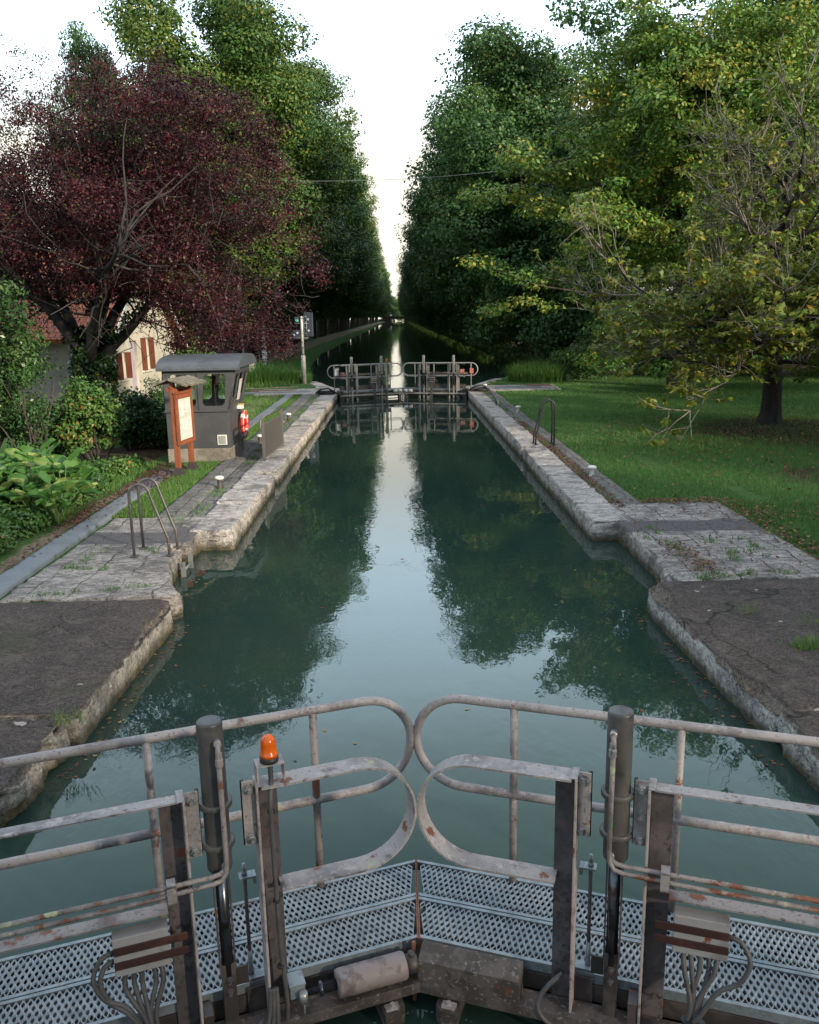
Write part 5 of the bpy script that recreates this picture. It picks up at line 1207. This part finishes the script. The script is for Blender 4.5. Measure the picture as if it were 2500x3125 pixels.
# --- reeds
def reeds(label, loc, rx, ry, n, hmin, hmax, seed):
    rng = np.random.default_rng(seed); V = []; A = []; S = 6
    for k in range(n):
        a = rng.uniform(0, 2*PI); q = math.sqrt(rng.random()); x, yv = rx*q*math.cos(a), ry*q*math.sin(a); h = rng.uniform(hmin, hmax)*(1-.35*q)
        la = rng.uniform(0, 2*PI); lean = h*rng.uniform(.25, 1.0); dx, dy = math.cos(la)+.6*x/rx, math.sin(la)+.6*yv/ry; w_ = rng.uniform(.008, .016); px, py = -dy, dx
        nn = math.hypot(px, py)+1e-6; px, py = px/nn*w_, py/nn*w_; tone = np.clip(rng.normal(.5, .2), 0, 1); prev = None
        for i in range(S+1):
            t = i/S; cx, cy = x+dx*lean*t*t*.6, yv+dy*lean*t*t*.6; cz = h*(t-.42*t**3*min(1.3, lean/h)); ww = 1-t*.9
            cur = ((cx-px*ww, cy-py*ww, cz), (cx+px*ww, cy+py*ww, cz))
            if prev: V += [prev[0], prev[1], cur[1], cur[0]]; A += [tone]*4
            prev = cur
    o = link('reed_clump', np_mesh('reed_clump', np.array(V), np.arange(len(V)).reshape(-1, 4), {'var': np.array(A)}, True), M['lf_reed'])
    o.location = loc; tag(o, label, 'reeds'); return o
reeds('tall bright green reed clump on the left bank beside the signal pole', (-6.6, 40.6, -.1), 1.8, 1.1, 2600, .9, 1.7, 91)
reeds('lower reed clump at the water edge right of the left reeds, under the pole', (-5.0, 41.4, -.15), .7, .9, 900, .6, 1.1, 92)
reeds('round green reed clump on the right bank beside the far gate', (6.1, 39.0, -.1), 1.3, .9, 2600, .9, 1.6, 93)
# --- broad-leaved plants on the left verge
def broad_plant(seed):
    rng = np.random.default_rng(seed); V = []; A = []; mb = MB()
    for k in range(27):
        a = rng.uniform(0, 2*PI); t = rng.uniform(.25, 1.05); h = rng.uniform(.36, .72)*(1.15-.35*t); ln = rng.uniform(.19, .29); wd = ln*rng.uniform(.85, 1.08)
        bx_, by_ = .30*t*math.cos(a), .30*t*math.sin(a); tone = np.clip(rng.normal(.5, .18), 0, 1)
        if rng.random() < .07: tone = .98
        mb.tube([(0, 0, -.05), (bx_*.4, by_*.4, h*.6), (bx_, by_, h)], [.010, .008, .005], 5)
        d = np.array([math.cos(a), math.sin(a), rng.uniform(.2, 1.5)]); d = unit(d); sdv = unit(np.cross(d, [0, 0, 1])+rng.normal(0, .15, 3)); nv = np.cross(sdv, d)
        rows = 7; cols = 5; G = []
        for i in range(rows):
            u = i/(rows-1); w_ = wd*.5*(math.sin(PI*min(1, u*.84+.14))**.5) if i < rows-1 else .01
            for j in range(cols):
                q = (j-2)/2
                p = np.array([bx_, by_, h])+d*ln*u+sdv*w_*q+nv*(.055*q*q-.16*u*u*ln*2.2+.010*math.sin(q*7+u*9))
                G.append(p)
        for i in range(rows-1):
            for j in range(cols-1):
                V += [G[i*cols+j], G[i*cols+j+1], G[(i+1)*cols+j+1], G[(i+1)*cols+j]]; A += [np.clip(tone+(.12 if j in (1, 2) else 0), 0, 1)]*4
    return np_mesh('leaves', np.array(V), np.arange(len(V)).reshape(-1, 4), {'var': np.array(A)}, True), mb_mesh(mb, 'stalks')
bp = [broad_plant(s) for s in (5, 6, 7)]
M['stalk'] = mat('green_stalk', (.10, .17, .05), .5)
rng = np.random.default_rng(12); k = 0
for row, (yy, x0, x1, n) in enumerate(((12.7, -5.8, -5.45, 2), (13.2, -6.7, -5.5, 4), (13.75, -7.4, -5.6, 5), (14.3, -8.0, -6.0, 6), (14.9, -8.6, -6.5, 6))):
    for x in np.linspace(x0, x1, n):
        x_, y_ = x+rng.normal(0, .08), yy+rng.normal(0, .10); me, st = bp[k % 3]
        g = thing('broad_leaf_plant', 'broad leaved green plant in the clump on the left verge below the shrubs', 'plant', (x_, y_, gz(x_, y_)-.02), rng.uniform(0, 6), 'broad leaved plants on the left verge'); g.scale = (rng.uniform(.85, 1.15),)*3
        link('leaves', me, None if me.materials else M['lf_big'], g); link('stalks', st, None if st.materials else M['stalk'], g); k += 1

# --- ground cover, grass, litter: what nobody could count
def stuff(name, me, m): return tag(link(name, me, m), kind='stuff')
rng = np.random.default_rng(55); wb = []
for k in range(900):
    yy = rng.uniform(7.2, 17.6); x = -5.42-abs(rng.normal(0, 1))*(.25+.05*yy) + .0*yy
    if yy < 13 or rng.random() < .5:
        s = rng.uniform(.09, .27); wb.append([x-.12, yy, gz(x, yy)+rng.uniform(.02, .26), s, s, s*.7])
stuff('undergrowth', leaf_mesh('undergrowth', [blob_leaves(rng, np.array(wb), 260, .07, .045, .5, .8, .3, .5, .3)]), M['lf_shrub'])
def blades(rng, XY, hmin, hmax, w, z=None, tone=.5):
    n = len(XY); h = rng.uniform(hmin, hmax, n); a = rng.uniform(0, 2*PI, n); l = h*rng.uniform(.1, .7, n); b_ = rng.uniform(0, 2*PI, n)
    Z = ground_z(XY[:, 0], XY[:, 1]) if z is None else np.full(n, z)
    base = np.stack([XY[:, 0], XY[:, 1], Z-.005], 1); px = np.stack([np.cos(a)*w, np.sin(a)*w, 0*a], 1)
    tip = base+np.stack([np.cos(b_)*l, np.sin(b_)*l, h], 1)
    V = np.stack([base-px, base+px, tip+px*.25, tip-px*.25], 1).reshape(-1, 3)
    return V, np.repeat(np.clip(rng.normal(tone, .2, n), 0, 1), 4)
def scatter(rng, n, x0, x1, y0, y1): return np.stack([rng.uniform(x0, x1, n), rng.uniform(y0, y1, n)], 1)
Q = scatter(rng, 60000, 3.68, 15, 12.8, 20); keep = (Q[:, 0] > 4.95) | (Q[:, 1] > 13.25); Q = Q[keep]
dens = np.exp(-(((Q[:, 0]-9.6)/2.2)**2+((Q[:, 1]-21.8)/3)**2)); Q = Q[rng.random(len(Q)) > .95*dens]; d2_ = np.exp(-(((Q[:, 0]-7.6)/1.3)**2+((Q[:, 1]-15.3)/1.5)**2)); Q = Q[rng.random(len(Q)) > 1.3*d2_*vnoise(np.c_[Q, 0*Q[:, 0]], 3.1, 5)]; Q = Q[vnoise(np.c_[Q, 0*Q[:, 0]], 1.4, 9) > .16]
B_ = [blades(rng, Q, .03, .085, .006)]
B_.append(blades(rng, scatter(rng, 45000, 3.7, 20, 20, 40), .03, .08, .009, tone=.55))
B_.append(blades(rng, scatter(rng, 12000, 4.92, 8, 9.2, 13), .04, .12, .005))
stuff('lawn_grass', leaf_mesh('lawn_grass', B_), M['lf_grass'])
B_ = [blades(rng, scatter(rng, 16000, -4.68, -4.0, 12.95, 18.2), .03, .08, .0055, tone=.62)]
B_.append(blades(rng, scatter(rng, 15000, -4.3, -4.0, 19.9, 34.2), .03, .08, .008, tone=.62))
B_.append(blades(rng, scatter(rng, 24000, -9, -4.65, 21, 36), .03, .09, .009, tone=.6))
B_.append(blades(rng, scatter(rng, 7000, -7.5, -5.3, 15, 18), .05, .16, .006))
B_.append(blades(rng, scatter(rng, 14000, -9.5, -5.0, 38.5, 60), .08, .3, .015, tone=.55))
stuff('verge_grass', leaf_mesh('verge_grass', B_), M['lf_grass'])
# tufts rooted in the joints of the paving
def line_pts(rng, n, pts, w):
    pts = np.array(pts, float); k = rng.integers(0, len(pts)-1, n); t = rng.random((n, 1)); return pts[k]*(1-t)+pts[k+1]*t+rng.normal(0, w, (n, 2))
def clumpy(rng, Q, sc_, thr): return Q[vnoise(np.c_[Q, 0*Q[:, 0]], sc_, 3) > thr]
J = []
for pts, n, w_, thr in (([(-3.36, 12.6), (-3.36, 20)], 2600, .06, .52), ([(-3.37, 18), (-3.37, 34)], 6500, .06, .46), ([(-4.5, 9.05), (-3.0, 9.35)], 900, .03, .45), ([(-4.2, 9.6), (-3.2, 9.62)], 700, .03, .5), ([(-3.65, 9.2), (-3.65, 10.5)], 900, .05, .45), ([(-4.3, 10.1), (-3.4, 10.1)], 900, .05, .5), ([(-4.35, 9.3), (-4.1, 11.2)], 900, .04, .45),
                        ([(-4.6, 9), (-4.62, 12.9)], 900, .04, .5), ([(3.21, 12.9), (3.21, 20)], 1700, .05, .52), ([(3.21, 19), (3.21, 34)], 5200, .05, .46), ([(3.35, 9.2), (3.3, 11.6)], 1500, .05, .42), ([(3.0, 9.25), (4.8, 9.35)], 1300, .04, .45), ([(3.9, 9.3), (3.85, 11.2)], 900, .04, .45), ([(3.4, 10.2), (4.7, 10.2)], 900, .05, .5), ([(4.3, 9.9), (4.3, 11)], 700, .04, .45), ([(3.0, 11.0), (3.2, 11.05)], 260, .05, 0),
                        ([(2.95, 9.2), (3.3, 9.1)], 300, .04, .2), ([(-3.6, 12.7), (-3.2, 12.6)], 500, .1, .4), ([(-3.4, 10.8), (-3.5, 11.0)], 200, .05, 0)):
    Q_ = clumpy(rng, line_pts(rng, int(n*(.55 if n < 2000 else 1)), pts, w_*1.3), 3.4, thr+.04); Q_ = Q_[vnoise(np.c_[Q_, 0*Q_[:, 0]], 11, 8) > .45]
    J.append(blades(rng, Q_, .015, .07, .0045, z=-.012, tone=.6))
for x, yy, n in ((3.42, 7.1, 260), (3.25, 8.05, 40), (3.75, 7.7, 40), (-2.7, 6.0, 50)): J.append(blades(rng, rng.normal((x, yy), (.075, .055), (n, 2)), .03, .13, .0035, z=-.01, tone=.7))
stuff('joint_grass', leaf_mesh('joint_grass', J), M['lf_grass'])
# fallen leaves
def litter(rng, XY, L, W, z=None):
    n = len(XY); Z = (ground_z(XY[:, 0], XY[:, 1])+.055 if z is None else np.full(n, z))+rng.uniform(.004, .02, n)
    return leaf_quads(rng, np.c_[XY, Z], np.tile([0, 0, 1.6], (n, 1)), L, W, -.1)
Lq = [litter(rng, line_pts(rng, 1900, [(3.24, 12.9), (3.24, 24)], .08), .05, .032, -.02), litter(rng, line_pts(rng, 420, [(3.6, 13.25), (4.9, 13.2)], .10), .05, .032, .0), litter(rng, line_pts(rng, 500, [(4.95, 13.2), (5.0, 9.2)], .14), .055, .035), litter(rng, scatter(rng, 260, 3.0, 4.85, 9.2, 13.2), .05, .032, .004),
      litter(rng, line_pts(rng, 240, [(3.4, 9.3), (3.3, 10.8)], .10), .05, .032, .004), litter(rng, scatter(rng, 420, 3.8, 14, 13.4, 26), .07, .045), litter(rng, rng.normal((8.6, 19.0), (2.2, 3.2), (1500, 2)), .075, .05), litter(rng, line_pts(rng, 260, [(5, 12.3), (7, 12)], .3), .055, .035), litter(rng, scatter(rng, 30, -3.2, -2.7, 12, 30), .05, .032, .012)]
stuff('fallen_leaves', leaf_mesh('fallen_leaves', Lq), M['lf_litter'])
Lq = [litter(rng, line_pts(rng, 900, [(-5.15, 12.5), (-5.05, 18)], .12), .05, .032), litter(rng, line_pts(rng, 520, [(-4.85, 14.8), (-4.7, 17.4)], .16), .05, .032, .02), litter(rng, line_pts(rng, 340, [(-5.1, 7.5), (-5.1, 13)], .10), .05, .032), litter(rng, scatter(rng, 12, -5, -4.7, 11.5, 14), .06, .04, .018)]
stuff('fallen_plum_leaves', leaf_mesh('fallen_plum_leaves', Lq), M['lf_plumlitter'])
# a little drift on the water
Q = np.concatenate([line_pts(rng, 90, [(-2.5, 12), (-2.5, 33)], .10), line_pts(rng, 110, [(-2.4, 33.2), (2.4, 33.2)], .35), line_pts(rng, 60, [(2.45, 12), (2.45, 33)], .10), scatter(rng, 70, -2.4, 2.4, 5, 30), line_pts(rng, 90, [(-2.62, 5.6), (-2.55, 8.8)], .07), line_pts(rng, 70, [(2.46, 5.6), (2.42, 9)], .07), line_pts(rng, 30, [(-2.9, 9.6), (-2.7, 11.7)], .12)])
stuff('floating_leaves', leaf_mesh('floating_leaves', [leaf_quads(rng, np.c_[Q, np.full(len(Q), WATER_Z+.006)], np.tile([0, 0, 6.0], (len(Q), 1)), .05, .03, 0)]), M['lf_litter'])
